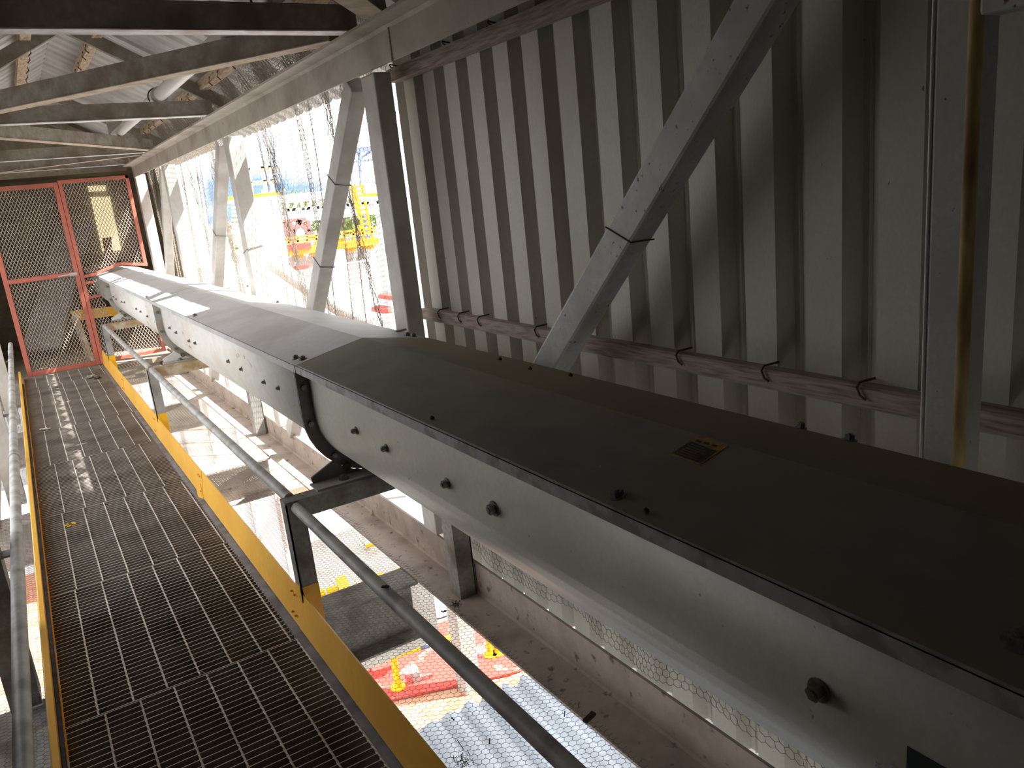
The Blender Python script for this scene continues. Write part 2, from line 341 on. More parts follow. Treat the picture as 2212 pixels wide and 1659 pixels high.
def ring_wire(mb, p, d, w, h):
    """tie wire round a box member"""
    d = Vector(d).normalized(); x = Vector((1, 0, 0)); y = x.cross(d).normalized(); a, b = w / 2 + .003, h / 2 + .003; p = Vector(p)
    pts = [p + x * i * a + y * j * b + d * k for i, j, k in ((-1, -1, 0), (1, -1, .02), (1, 1, .05), (-1, 1, .03), (-1, -1, 0))]
    mb.tube(pts, .0022, 5)
def truss_member(name, p, q, w, h, material, label, cat, rings=(), bev=.008):
    t = thing(name, q if q[2] < p[2] else p, label, cat)
    P = Vector(p); Q = Vector(q); d = (Q - P).normalized()
    up = Vector((0, -d.z, d.y)) if abs(d.z) > .1 else Vector((0, 0, 1))
    build(MB().bar(p, q, w, h, up), 'box_section', material, t, bevel=bev)
    for r in rings:
        m2 = MB(); ring_wire(m2, P + (Q - P) * r, d, w, h); build(m2, 'tie_wire', WIRE, t)
    return t
XP = 1.51
truss_member('truss_post', (1.528, 3.435, -.03), (1.528, 3.435, 2.17), .085, .15, POST, 'tall box steel post with a dark shaded face beside the end of the ribbed wall', 'steel post')
truss_member('truss_post', (1.53, 6.10, -.03), (1.53, 6.10, 2.17), .12, .12, POST, 'pale box steel post, right leg of the V in the netted opening', 'steel post', rings=(.35, .62))
truss_member('truss_post', (1.53, 8.85, -.03), (1.53, 8.85, 2.17), .12, .10, POST, 'pale box steel post in the farther netted opening right of the gate', 'steel post')
truss_member('truss_post', (1.53, 10.9, -.2), (1.53, 10.9, 2.2), .12, .12, POST, 'white corner post standing against the right edge of the red mesh screen', 'steel post')
truss_member('truss_diagonal', (XP, 3.62, 2.16), (XP, 5.83, -.03), .085, .10, POST, 'wide pale box steel diagonal leaning away from the dark post, tied with wire loops', 'steel brace', rings=(.18, .38, .60))
truss_member('truss_diagonal', (XP, 6.32, 2.16), (XP, 8.60, -.03), .085, .10, POST, 'pale box steel diagonal, left leg of the V in the middle netted opening', 'steel brace', rings=(.3, .55))
truss_member('truss_diagonal', (XP, 9.0, 2.16), (XP, 10.9, -.0), .085, .09, POST, 'pale box steel diagonal nearest the red mesh screen', 'steel brace')
dg = truss_member('truss_diagonal', (1.53, 1.09, 2.17), (1.53, 3.27, -.0), .085, .106, BRACE, 'large galvanised box steel diagonal crossing in front of the ribbed wall', 'steel brace', bev=.011)
mb = MB(); P = Vector((1.53, 1.09, 2.17)); Q = Vector((1.53, 3.27, 0)); d = (Q - P).normalized(); c = P + (Q - P) * .315; y = Vector((1, 0, 0)).cross(d)
mb.tube([c + Vector((-.044, 0, 0)) - y * .054 - d * .0, c + Vector((-.044, 0, 0)) + y * .054 + d * .045], .0022, 6)
mb.tube([c + Vector((-.044, 0, 0)) - y * .054, c + Vector((.044, 0, 0)) - y * .056], .0022, 6)
build(mb, 'weld_seam', BOLTR, dg)
col = thing('wall_column', (1.54, .84, -.03), 'thick galvanised square column in front of the ribbed wall at the right edge', 'steel column')
build(MB().bar((1.54, .8415, -.03), (1.54, .8415, 2.30), .08, .083, (0, 1, 0)), 'box_section', COLUMN, col, bevel=.012)
mb = MB(); mb.tube([(1.5135, .8125, -.03), (1.5135, .8125, 2.3)], .0145, 14); o = build(mb, 'rusted_corner', RUSTG, col); o['label'] = 'brown rusted rounded corner'
mb = MB(); mb.tube([(1.502, .881, -.03), (1.502, .881, 2.3)], .0035, 8); build(mb, 'bright_edge', mat('edge_highlight', (.85, .85, .80), .4), col)  # light catching the column edge, put in as a pale strip
rail = build(MB().box(1.50, 1.56, -1.6, .80, 1.845, 1.93), 'wall_rail', BRACE, bevel=.006)
tag(rail, 'short galvanised rail joining the thick column at the top right corner', 'steel rail')

# left truss, posts rising beside the walkway
for yy, lb in ((.75, 'galvanised channel post beside the left pipe rail, nearest one'), (3.45, 'dark galvanised channel post standing left of the left pipe rail on the near floor beam'), (6.3, 'pale channel post left of the left pipe rail half way to the gate'), (9.1, 'pale channel post left of the left pipe rail close to the gate')):
    t = thing('truss_post', (-.34, yy, -.19), lb, 'steel post')
    mb = MB(); mb.box(-.30, -.292, yy, yy + .13, -.19, 2.30); mb.box(-.40, -.30, yy, yy + .008, -.19, 2.30); mb.box(-.40, -.30, yy + .122, yy + .13, -.19, 2.30)
    build(mb, 'channel', GALVD if yy < 5 else POST, t)
    build(MB().box(-.296, -.245, yy + .03, yy + .10, .44, .448), 'rail_bracket', GALV, t)
for (p, q, lb) in (((-.56, 3.55, 2.16), (-.56, 6.2, -.03), 'box steel diagonal of the left truss by the middle of the walkway'), ((-.56, 6.5, 2.16), (-.56, 9.0, -.03), 'box steel diagonal of the left truss nearer the gate'), ((-.56, .9, 2.16), (-.56, 3.4, -.03), 'box steel diagonal of the left truss beside the viewpoint')):
    truss_member('truss_diagonal', p, q, .085, .10, POST, lb, 'steel brace')

# floor cross beams (I sections) between the bottom chords
for y, z, mtl, lb in ((3.30, -.15, GALVD, 'dark dusty steel I-beam crossing below the wire mesh in the near gap'), (5.90, -.15, LOWCH, 'pale sunlit steel I-beam crossing under the middle of the walkway'), (8.55, -.15, LOWCH, 'dusty tan steel I-beam crossing under the far part of the walkway'), (10.95, -.02, CHORD, 'pale dusty steel beam lying under the foot of the red mesh screen'), (.6, -.15, GALVD, 'dark steel I-beam crossing under the walkway beside the viewpoint')):
    mb = MB(); zt = z - .05
    mb.box(-.6, 1.325 if z < -.1 else 1.6, y, y + .20, zt - .012, zt); mb.box(-.6, 1.325 if z < -.1 else 1.6, y, y + .20, zt - .30, zt - .288); mb.box(-.6, 1.32, y + .095, y + .105, zt - .29, zt - .01)
    tag(build(mb, 'floor_beam', mtl), lb, 'steel beam', 'floor cross beams')

# ------------------------------------------------------------------ roof steel
def rbeam(p, q, label, flange, w=.085, h=.10, group='roof cross beams'):
    P = Vector((*p, 2.312)); Q = Vector((*q, 2.312)); t = thing('roof_beam', ((p[0] + q[0]) / 2, (p[1] + q[1]) / 2, 2.312), label, 'steel beam', group)
    build(MB().bar(P + Vector((0, 0, h / 2 + .004)), Q + Vector((0, 0, h / 2 + .004)), w - .012, h - .002), 'web', BEAM, t)
    build(MB().bar(P + Vector((0, 0, .002)), Q + Vector((0, 0, .002)), w, .004), 'bottom_flange', flange, t)
    return t
rbeam((-.40, 3.30), (1.40, 3.30), 'black roof cross beam with bright bottom flange, nearest and highest in the picture', BEAMF)
rbeam((-.40, 6.02), (1.40, 6.02), 'second square roof cross beam with bright bottom flange, below the white pipe coupling', BEAMF)
rbeam((-.40, 8.98), (1.40, 8.98), 'third square roof cross beam with bright bottom flange, before the gate', BEAMF)
rbeam((-.40, 10.6), (1.40, 10.6), 'square roof cross beam directly over the mesh gate', BEAMF)
rbeam((1.38, 3.48), (-.36, 6.10), 'long slanting roof brace rising to the right, second member from the top', BEAMT, w=.09)
rbeam((-.36, 6.12), (1.38, 8.75), 'slanting roof brace falling to the right, between the second and third square beams', BEAMT)
rbeam((1.38, 9.25), (-.36, 10.9), 'last slanting roof brace rising to the right above the gate', BEAMT)
rbeam((1.38, 3.02), (-.36, .85), 'short visible roof brace with tan flange meeting the chord at the top edge', BEAMT, w=.10)
def zroof(x): return RZ - (RZ - EZ) / EX * abs(x - RX)
for y in (.6, 3.32, 6.08, 8.95, 10.75):
    for s, side in ((1, 'right'), (-1, 'left')):
        mb = MB(); xe = RX + s * .97
        mb.bar((RX, y, zroof(RX) - .115), (xe, y, zroof(xe) - .115), .05, .08, (0, 0, 1))
        lb = {.6: 'at the viewpoint', 3.32: 'above the nearest cross beam', 6.08: 'above the second cross beam', 8.95: 'above the third cross beam', 10.75: 'over the gate'}[y]
        tag(build(mb, 'rafter', BEAM), 'dark steel rafter on the %s roof slope %s' % (side, lb), 'rafter', 'roof rafters')
def hook(mb, p, s):
    p = Vector(p); mb.tube([p + Vector((s * .03, 0, .035)), p + Vector((s * .0, 0, .02)), p + Vector((-s * .035, 0, -.01)), p + Vector((-s * .04, .004, -.04)), p + Vector((-s * .02, .01, -.06))], .004, 6)
for x, side, lb in ((.77, 1, 'tan timber purlin just right of the roof ridge with hook bolts'), (.36, -1, 'tan timber purlin just left of the roof ridge with hook bolts'), (1.38, 1, 'tan timber purlin low on the right roof slope behind bunched netting'), (-.28, -1, 'tan timber purlin low on the left roof slope')):
    t = thing('purlin', (x, 4.4, zroof(x) - .10), lb, 'purlin'); z = zroof(x) - .062
    build(MB().box(x - .03, x + .03, -3, 11.0, z - .035, z + .03), 'timber', PURL, t)
    for k in range(22):
        y = 3.75 + k * .33 + .05 * math.sin(k * 4.)
        mb = MB(); hook(mb, (x, y, z), side); build(mb, 'hook_bolt', BOLTR, t)
# white conduit pipe lying on the cross beams
t = thing('overhead_pipe', (1.07, 5, 2.42), 'smooth white pipe with dark couplings running along under the right roof slope', 'pipe')
build(MB().tube([(1.075, -1, 2.46), (1.075, 8.9, 2.46)], .042, 20), 'pipe_run', WPIPE, t)
for y in (3.2, 6.0): build(MB().tube([(1.075, y - .03, 2.46), (1.075, y + .05, 2.46)], .052, 20), 'coupling', FLANGEL, t)
for y in (3.3, 6.02): build(MB().tube([(1.075 + .058 * math.cos(a), y + .09, 2.46 + .058 * math.sin(a)) for a in np.linspace(-.5, math.pi + .5, 16)], .005, 6), 'pipe_clip', BOLTR, t)
tag(build(MB().box(1.02, 1.16, 8.6, 8.62, 2.46, 2.62), 'junction_plate', FLANGEL), 'small grey plate hanging at the end of the white overhead pipe', 'plate')

# ------------------------------------------------------------------ girts on the ribbed wall
def girt(z0, z1, x0, lip, label, hooks, top):
    t = thing('wall_girt', (1.67, 1, z0), label, 'girt')
    prof = [(x0, z0), (x0, z1 - lip), (x0 + .006, z1), (1.699, z1), (1.699, z1 - .01), (x0 + .014, z1 - .012), (x0 + .014, z0)] if top else [(x0, z0), (x0, z1), (x0 + .010, z1), (x0 + .012, z0 + .012), (1.699, z0 + .010), (1.699, z0)]
    build(MB().ybar(prof, -2.9, 3.56), 'angle', TIMB, t)
    for y in hooks:
        mb = MB()
        if top: mb.tube([(1.705, y - .012, z1 + .012), (1.68, y - .004, z1 + .010), (x0 + .004, y, z1 + .009), (x0 - .006, y + .002, z1 - .003), (x0 - .007, y - .008, z1 - .022), (x0 - .005, y - .022, z1 - .030)], .0032, 7)
        else: mb.tube([(x0 + .03, y - .03, z1 - .012), (x0 + .012, y - .01, z1 - .004), (x0 - .002, y, z1 + .006), (x0 - .006, y + .004, z1 + .014), (x0 + .0, y + .01, z1 + .018), (1.70, y + .03, z1 + .012)], .0032, 7)
        build(mb, 'hook_bolt', BOLTR, t)
    return t
girt(1.032, 1.086, 1.655, .006, 'rusty pinkish steel girt along the ribbed wall just above the conveyor', [3.36, 3.16, 2.98, 2.53, 1.75, 1.42, 1.13], True)
girt(2.150, 2.205, 1.640, .004, 'rusty pinkish steel girt along the top of the ribbed wall under the chord', [3.50, 2.98, 2.62], False)
np_ = MB().tube([(1.60, 3.60, -.02), (1.60, 3.60, 2.14)], .011, 12)
tag(build(np_, 'net_post', GALV), 'thin round steel pole in the slit between dark post and ribbed wall', 'pole')

# ------------------------------------------------------------------ walkway
SE = [-.63, .54, 1.70, 2.865, 4.035, 5.25, 6.46, 7.65, 8.80, 9.95, 10.72]
WH = ['under the viewpoint', 'just below the picture edge', 'at the bottom of the picture', 'second from the picture bottom, nearly black between its bars',
      'third from the bottom, with one yellow paint splash', 'fourth from the bottom, under the long sun patch', 'middle of the walkway with grey dust', 'with a pale crumb at its left edge, past the middle', 'two panels before the gate', 'next to last before the gate', 'short panel touching the gate threshold']
XG0, XG1 = -.205, .612
for i in range(len(SE) - 1):
    y0, y1 = SE[i] + .003, SE[i + 1] - .003; sh = [.01, .0, .012, -.008, .0, .016, -.01, .006, .014, 0][i]
    t = thing('grating_panel', (.2, (y0 + y1) / 2, -.03), 'steel bar grating walkway panel %s' % WH[i], 'grating panel', 'walkway grating panels')
    mb = MB(); n = int((y1 - y0) / .0335)
    for k in range(n + 1):
        y = y0 + .002 + k * (y1 - y0 - .004) / n; mb.box(XG0 + .004, XG1, y - .0018, y + .0018, -.030, 0)
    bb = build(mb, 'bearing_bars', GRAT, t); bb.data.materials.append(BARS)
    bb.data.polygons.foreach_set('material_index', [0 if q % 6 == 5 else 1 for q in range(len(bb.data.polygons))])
    for k in range(8):
        x = -.203 + .1145 * k + (sh if k else 0)
        if x < XG1:
            mb = MB(); nn = max(2, int((y1 - y0) / .017)); pts = []
            for q in range(nn + 1):
                a = q * math.pi / 4; yy = y0 + (y1 - y0) * q / nn
                pts.append((yy, a))
            vs = []; r = .0042
            for yy, a in pts:
                for c in range(4): vs.append((x + r * math.cos(a + c * math.pi / 2), yy, -.0015 + r * math.sin(a + c * math.pi / 2)))
            mb.add(vs, [(4 * q + c, 4 * q + (c + 1) % 4, 4 * q + 4 + (c + 1) % 4, 4 * q + 4 + c) for q in range(nn) for c in range(4)])
            build(mb, 'cross_rod', GRAT, t)
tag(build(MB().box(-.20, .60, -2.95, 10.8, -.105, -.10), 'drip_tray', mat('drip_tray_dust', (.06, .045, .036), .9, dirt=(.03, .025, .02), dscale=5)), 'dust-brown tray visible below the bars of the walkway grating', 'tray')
# stringers
mb = MB(); mb.ybar([(.615, -.0), (.655, -.0), (.655, .012), (.662, .012), (.662, -.19), (.655, -.19), (.655, -.008), (.615, -.008)], -2.95, 10.8)
tag(build(mb, 'walkway_stringer', STRING), 'blue-grey steel stringer edge between grating and right yellow kick plate', 'stringer')
mb = MB(); mb.ybar([(-.252, -.19), (-.245, -.19), (-.245, .0), (-.252, .0)], -2.95, 10.8); mb.box(-.246, -.200, -2.95, 10.8, -.075, -.068)
tag(build(mb, 'walkway_stringer', STRING), 'steel stringer behind the left yellow kick plate', 'stringer')
# right kick plate, in lengths with bolted joints
KJ = [-2.9, 2.93, 4.80, 6.55, 8.6, 10.72]
KL = ['at the bottom of the picture, nearest length', 'between the bolted joint and the bent tab', 'in the middle beside the sunlit post', 'beyond the second handrail post', 'ending at the red gate frame']
for i in range(5):
    t = thing('kick_plate', (.66, (KJ[i] + KJ[i + 1]) / 2, -.03), 'yellow right kick plate ' + KL[i], 'kick plate', 'yellow kick plates on the right')
    dx = .002 * (i % 2)
    build(MB().ybar([(.645 + dx, .006), (.6535 + dx, .006), (.672 + dx, .172), (.666 + dx, .174)], KJ[i] + .002, KJ[i + 1] - .002), 'plate', YEL, t)
    for zz in (.045, .135):
        for dy in (.03, .075):
            if i: hexbolt((.6455 + dx + (zz - .006) * .12, KJ[i] + dy, zz), (-1, 0, .1), .006, .006, YEL, t, washer=False)
    if i == 2:
        m2 = MB().add([(.648, 4.80, .004), (.63, 4.86, -.02), (.632, 4.90, .05), (.652, 4.84, .085)], [(0, 1, 2, 3)]); build(m2, 'bent_tab', YEL, t, solid=.003)
t = thing('kick_plate', (-.24, 4, .0), 'long narrow yellow kick plate along the left edge of the walkway', 'kick plate')
build(MB().ybar([(-.232, -.03), (-.226, -.03), (-.214, .095), (-.232, .100), (-.236, .094)], -2.95, 10.72), 'plate', YEL, t)
build(MB().box(-.205, -.2015, -2.9, 10.7, -.035, .002), 'edge_strip', GRAT, t)
# paint splash and litter
mb = MB()
for k in range(9): a = rng.rand() * 6.28; mb.tube([(-.055 + .02 * math.cos(a), 5.0 + .025 * math.sin(a), .0015), (-.055 + .02 * math.cos(a), 5.0 + .025 * math.sin(a), .0032)], .006 + .006 * rng.rand(), 8)
tag(build(mb, 'paint_splash', YELB), 'small yellow paint splash on the left of the grating', 'paint')
def crumb(p, s, material, name, label, cat, n=7, flat=.5):
    mb = MB(); p = Vector(p)
    for k in range(n):
        q = p + Vector((rng.randn() * s * .5, rng.randn() * s * .5, abs(rng.randn()) * s * .2)); r = s * (.25 + .3 * rng.rand())
        vs = [q + Vector((math.cos(a) * r * (.7 + .5 * rng.rand()), math.sin(a) * r * (.7 + .5 * rng.rand()), h)) for h in (0, r * flat) for a in np.arange(6) * math.pi / 3]
        mb.add(vs, [(0, 5, 4, 3, 2, 1), (6, 7, 8, 9, 10, 11)] + [(i, (i + 1) % 6, 6 + (i + 1) % 6, 6 + i) for i in range(6)])
    return tag(build(mb, name, material), label, cat)
crumb((-.09, 7.7, .001), .035, CONC, 'dirt_lump', 'pale grey lump of dirt on the grating near its left edge', 'dirt')
crumb((.44, 9.9, .001), .05, FLANGEL, 'crumpled_rag', 'small grey crumpled rag on the grating before the gate', 'rag')
crumb((.52, 9.75, .001), .035, BLACK, 'dark_litter', 'dark scrap on the grating beside the grey rag', 'litter')
for px, py in ((430, 1459), (330, 1215), (258, 1255)):
    p = at(px, py, 2, .002); mb = MB(); mb.tube([p, p + np.array([.012, .01, .006]), p + np.array([.02, -.006, .004])], .0015, 5)
    tag(build(mb, 'wire_scrap', GALV), {430: 'tiny bent wire scrap on the dark near grating', 330: 'tiny bent wire scrap at the panel seam in the middle of the grating', 258: 'tiny wire scrap left of the grating seam'}[px], 'wire scrap')

# ------------------------------------------------------------------ guard rails
def rail_run(y0, y1, label, x=.70, z=.535):
    t = thing('guard_rail', (x, (y0 + y1) / 2, z), label, 'handrail', 'right pipe rails')
    pts = [(x, y0 + (y1 - y0) * k / 8, z - .006 * math.sin(math.pi * k / 8)) for k in range(9)]
    build(MB().tube(pts, .0215, 18), 'pipe_run', PIPE, t); return t
rail_run(-2.9, 2.85, 'dark dusty pipe rail in the foreground between kick plate and conveyor')
g = rail_run(2.93, 6.42, 'grey pipe rail beyond the nearest support frame', z=.550)
rail_run(6.49, 9.90, 'grey pipe rail reaching towards the red gate', z=.550)
crumb((.70, 1.99, .5545), .012, BLACK, 'dropping', 'dark crusty dropping on the foreground pipe rail', 'dirt', 5)
t = thing('guard_rail', (-.232, 4, .48), 'long pipe rail along the left side of the walkway', 'handrail')
build(MB().tube([(-.232, y, .475) for y in np.linspace(-2.9, 10.3, 12)], .0225, 20), 'pipe_run', PIPE, t)
for y in (4.95, 7.6, 8.9, 9.6): build(MB().tube([(-.232, y, .475), (-.232, y + .09, .475)], .0255, 20), 'sleeve', GALV, t)

# ------------------------------------------------------------------ conveyor support frames
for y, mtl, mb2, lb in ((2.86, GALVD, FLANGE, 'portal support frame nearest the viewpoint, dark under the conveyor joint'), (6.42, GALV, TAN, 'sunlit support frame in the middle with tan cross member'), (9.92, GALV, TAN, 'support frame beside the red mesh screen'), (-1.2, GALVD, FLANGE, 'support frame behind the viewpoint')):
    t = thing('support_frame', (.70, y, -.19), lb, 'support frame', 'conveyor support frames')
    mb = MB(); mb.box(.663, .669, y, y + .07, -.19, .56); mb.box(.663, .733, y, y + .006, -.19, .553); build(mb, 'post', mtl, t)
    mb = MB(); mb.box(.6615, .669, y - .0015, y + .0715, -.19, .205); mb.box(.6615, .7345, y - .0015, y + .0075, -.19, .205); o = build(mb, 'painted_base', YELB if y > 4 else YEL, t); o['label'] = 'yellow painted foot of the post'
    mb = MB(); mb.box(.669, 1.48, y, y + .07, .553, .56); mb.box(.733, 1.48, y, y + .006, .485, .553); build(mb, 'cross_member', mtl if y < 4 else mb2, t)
    yr = y + .12
    mb = MB(); mb.box(1.395, 1.403, yr, yr + .10, -.19, .555); mb.box(1.403, 1.48, yr + .0, yr + .008, -.19, .555); mb.box(1.475, 1.483, yr, yr + .05, -.19, .555); mb.box(1.395, 1.483, y + .06, yr + .11, .545, .553); build(mb, 'channel_post', mtl, t)

# ------------------------------------------------------------------ screw conveyor
CX, CZ, RT = 1.106, .836, .235
conv = thing('screw_conveyor', (CX, 3, .56), 'long grey U-trough conveyor with a peaked lid running beside the walkway', 'conveyor')
def uprof(r, zt, n=18): return [(CX - r, zt)] + [(CX - r * math.cos(a), CZ - r * math.sin(a)) for a in np.linspace(0, math.pi, n)] + [(CX + r, zt)]
JY = [-2.8, 2.998, 6.60, 10.25, 13.5]
LN = ['near dusty trough section', 'second trough section', 'third trough section', 'trough section inside the far room']
sects = []
for i in range(4):
    P = uprof(RT, 1.05, 25); vs = []
    for x, z in P: vs += [(x, JY[i], z), (x, JY[i + 1], z)]
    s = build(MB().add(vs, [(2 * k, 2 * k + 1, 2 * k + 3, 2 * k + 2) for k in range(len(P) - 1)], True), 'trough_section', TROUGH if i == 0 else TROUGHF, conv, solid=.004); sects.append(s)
    s['label'] = LN[i]
    for y, e in ((JY[i] + .001, 0), (JY[i + 1] - .008, 1)):
        if y < -2 or y > 13: continue
        A = uprof(RT, 1.03, 19); B = uprof(.285, 1.03, 19); vs = []
        for (a, b) in zip(A, B): vs += [(a[0], y, a[1]), (b[0], y, b[1]), (a[0], y + .007, a[1]), (b[0], y + .007, b[1])]
        n = len(A); fs = []
        for k in range(n - 1): a = 4 * k; b = a + 4; fs += [(a, a + 1, b + 1, b), (a + 2, b + 2, b + 3, a + 3), (a + 1, a + 3, b + 3, b + 1), (a, b, b + 2, a + 2)]
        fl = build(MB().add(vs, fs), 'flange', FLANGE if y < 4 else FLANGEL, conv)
        if e == 1:
            for a in (-.32, .12, .78, 1.18, 1.57, 2.0, 2.5):
                if a < 0: bx, bz = CX - .26, CZ + .12
                else: bx, bz = CX - .26 * math.cos(a), CZ - .26 * math.sin(a)
                hexbolt((bx, y, bz), (0, -1, 0), .012, .009, BOLT, fl, washer=False)
    # saddle feet
    if i < 3:
        y = JY[i + 1] - .03
        for q in (1,):
            arc = [(CX - .283 * math.cos(a), CZ - .283 * math.sin(a)) for a in np.linspace(.78, math.pi - .78, 10)]
            pr = [(.812, .566), (.805, .60), (.855, .645)][:1] + [(.808, .592)] + arc[:1] + arc[1:] + [(2 * CX - .808, .592), (2 * CX - .812, .566)]
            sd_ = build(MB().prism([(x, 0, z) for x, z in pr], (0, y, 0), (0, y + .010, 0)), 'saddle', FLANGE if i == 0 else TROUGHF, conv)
            ft = build(MB().box(.800, 2 * CX - .800, y - .085, y + .01, .560, .567), 'saddle_foot', FLANGEL, conv)
            hexbolt((.925, y - .045, .567), (0, 0, 1), .015, .014, BOLT, ft)
            hexbolt((.96, y, .60), (0, -1, 0), .013, .008, BOLTR if i == 0 else BOLT, sd_)
            hexbolt((1.20, y, .60), (0, -1, 0), .013, .008, BOLT, sd_)
XW = CX - RT - .002
def wallpt(px, py):
    p = at(px, py, 0, XW); return Vector(p)
for px, py, r in ((770, 930, .010), (835, 968, .010), (967, 1044, .011), (1068, 1098, .014), (1770, 1490, .0135)):
    hexbolt(wallpt(px, py), (-1, 0, 0), r, .014, BOLT, sects[0])
for px, py in ((368, 708), (382, 718), (410, 736), (423, 741), (495, 780), (523, 797), (572, 825), (603, 838)): hexbolt(wallpt(px, py), (-1, 0, 0), .0085, .010, BOLT, sects[1])
for px, py in ((246, 641), (252, 646), (264, 652), (270, 653), (296, 667), (305, 673), (320, 683)): hexbolt(wallpt(px, py), (-1, 0, 0), .0085, .010, BOLT, sects[2])
# small label plate and dark sticker on the near trough
p = wallpt(1893, 1632)
mb = MB().box(XW - .0025, XW - .0005, p.y - .055, p.y, p.z - .09, p.z - .014); mb.box(XW - .0025, XW - .0005, p.y - .055, p.y - .019, p.z - .014, p.z)
o = build(mb, 'rating_plate', LABW, sects[0]); o['label'] = 'white plate with a hole'
build(MB().tube([(XW - .003, p.y - .030, p.z - .010), (XW - .0031, p.y - .030, p.z - .010)], .0035, 12), 'plate_hole', LABB, o)
build(MB().box(XW - .003, XW - .0026, p.y - .055, p.y - .006, p.z - .085, p.z - .03), 'plate_panel', mat('label_blue', (.35, .38, .55), .6), o)
p = wallpt(1961, 1611)
o = build(MB().box(XW - .002, XW - .0005, p.y - .09, p.y, p.z - .10, p.z), 'dark_sticker', LABB, sects[0]); o['label'] = 'dark square sticker'

# lids
LZ0, LZ1, LX0, LX1 = 1.052, 1.108, .820, 1.392
def lidz(x): return LZ1 - (LZ1 - LZ0) * abs(x - CX) / (CX - LX0)
def lidpt(px, py):
    z = 1.07
    for _ in range(12): p = at(px, py, 2, z); z = .5 * z + .5 * lidz(p[0])
    return Vector(p)
LY = [-2.8, .0, 2.955, 6.55, 8.44, 10.1, 13.5]
lids = []
for i in range(6):
    dz = .0008 * (i % 2); y0, y1 = LY[i] + .005, LY[i + 1] - .005
    if i == 0: y1 = LY[1] + .003
    ns = 24; vs = []
    prof = [(LX0, 1.028), (LX0 - .001, 1.047), (LX0 + .006, 1.0535), (.96, lidz(.96)), (CX - .01, LZ1 - .003), (CX, LZ1 - .001), (CX + .01, LZ1 - .003), (1.25, lidz(1.25)), (LX1 - .006, 1.0535), (LX1 + .001, 1.047), (LX1, 1.028)]
    for k in range(ns + 1):
        y = y0 + (y1 - y0) * k / ns; wob = .0012 * math.sin(y * 5.1) + .0008 * math.sin(y * 11.3 + 1)
        for j, (x, z) in enumerate(prof): vs.append((x + (wob if j < 3 else 0), y, z + dz + wob * (j in (3, 7))))
    m_ = len(prof)
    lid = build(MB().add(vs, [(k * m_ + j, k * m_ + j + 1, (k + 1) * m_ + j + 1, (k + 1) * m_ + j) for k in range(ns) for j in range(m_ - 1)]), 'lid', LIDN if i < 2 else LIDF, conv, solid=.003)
    LIP = bpy.data.materials.get('lid_lip_steel') or mat('lid_lip_steel', (.50, .49, .50), .55, .1, dirt=(.34, .33, .32), dscale=14, dpos=(.5, .6))
    mb = MB()
    for sx, xx in ((-1, LX0 - .0035), (1, LX1 + .0035)): mb.box(xx - .0008, xx + .0008, y0, y1, 1.026 + dz, 1.0485 + dz)
    mb.box(LX0 - .0042, LX0 + .006, y0, y1, 1.0535 + dz, 1.0548 + dz); mb.box(LX0 - .0042, LX0 - .0026, y0, y1, 1.0485 + dz, 1.0548 + dz)
    build(mb, 'lid_lip', LIP if i < 2 else LIDF, lid)
    lid['label'] = ['dusty lid section by the viewpoint', 'dark dust-covered near lid section', 'first grey lid section beyond the joint', 'grey lid section in sun patches', 'grey lid section near the screen', 'lid section beyond the screen'][i]; lids.append(lid)
up = Vector((-.19, 0, 1)); upr = Vector((.19, 0, 1))
for px, py, i, r in ((640, 775, 2, .011), (655, 777, 2, .011), (880, 726, 2, .011), (893, 728, 2, .011), (1335, 1073, 1, .012), (1835, 953, 1, .011), (935, 908, 1, .006), (1398, 1111, 1, .005), (1080, 780, 1, .007), (1145, 801, 1, .006), (1232, 815, 1, .007), (1730, 927, 1, .009), (422, 683, 3, .011), (318, 643, 3, .011), (600, 655, 3, .011), (535, 620, 3, .011), (2208, 1390, 1, .016)):
    p = lidpt(px, py); hexbolt(p + Vector((0, 0, .001)), up if p.x < CX else upr, r, .010 if r > .008 else .006, BOLT if r > .0085 else BOLTR, lids[i], washer=r > .0085)
# handle on the far lid
p = lidpt(258, 614); build(MB().tube([p, p + Vector((0, 0, .07)), p + Vector((.03, .0, .07)), p + Vector((.03, .0, .0))], .005, 6), 'lid_handle', GALV, lids[4])
for (yy, i) in ((3.2, 2), (6.52, 3), (8.42, 4)):
    build(MB().box(1.355, 1.405, yy, yy + .02, 1.058, 1.066), 'lid_clip', GALV, lids[i])
# faded warning label on the near lid
lab = [lidpt(*q) for q in ((1447, 983), (1512, 1006), (1574, 965), (1512, 941))]
def lq(u, v, h=.0022):
    a, b, c, d = lab; return (a * (1 - u) + b * u) * (1 - v) + (d * (1 - u) + c * u) * v + Vector((-.19, 0, 1)) * h
def patch(mb, u0, u1, v0, v1, h):
    q = [lq(u0, v0, h), lq(u1, v0, h), lq(u1, v1, h), lq(u0, v1, h)]; mb.prism(q, (0, 0, -.0004), (0, 0, 0))
mb = MB(); patch(mb, 0, 1, 0, 1, .0022); wl = build(mb, 'warning_label', STRIPE, lids[1]); wl['label'] = 'faded orange and dark warning label'
mb = MB(); patch(mb, .03, .95, .05, .66, .0030); build(mb, 'label_text_panel', STRIPD, wl)
mb = MB()
for k in range(6): patch(mb, .12 + .03 * (k % 2), .82 - .09 * (k % 3), .10 + .09 * k, .135 + .09 * k, .0036)
build(mb, 'label_lines', mat('label_faded_text', (.17, .12, .09), .8), wl)
mb = MB()
for k in range(3): patch(mb, .12 + .26 * k, .30 + .24 * k, .72 + .03 * k, .80 + .03 * k, .0031)
build(mb, 'label_marks', STRIPD, wl)

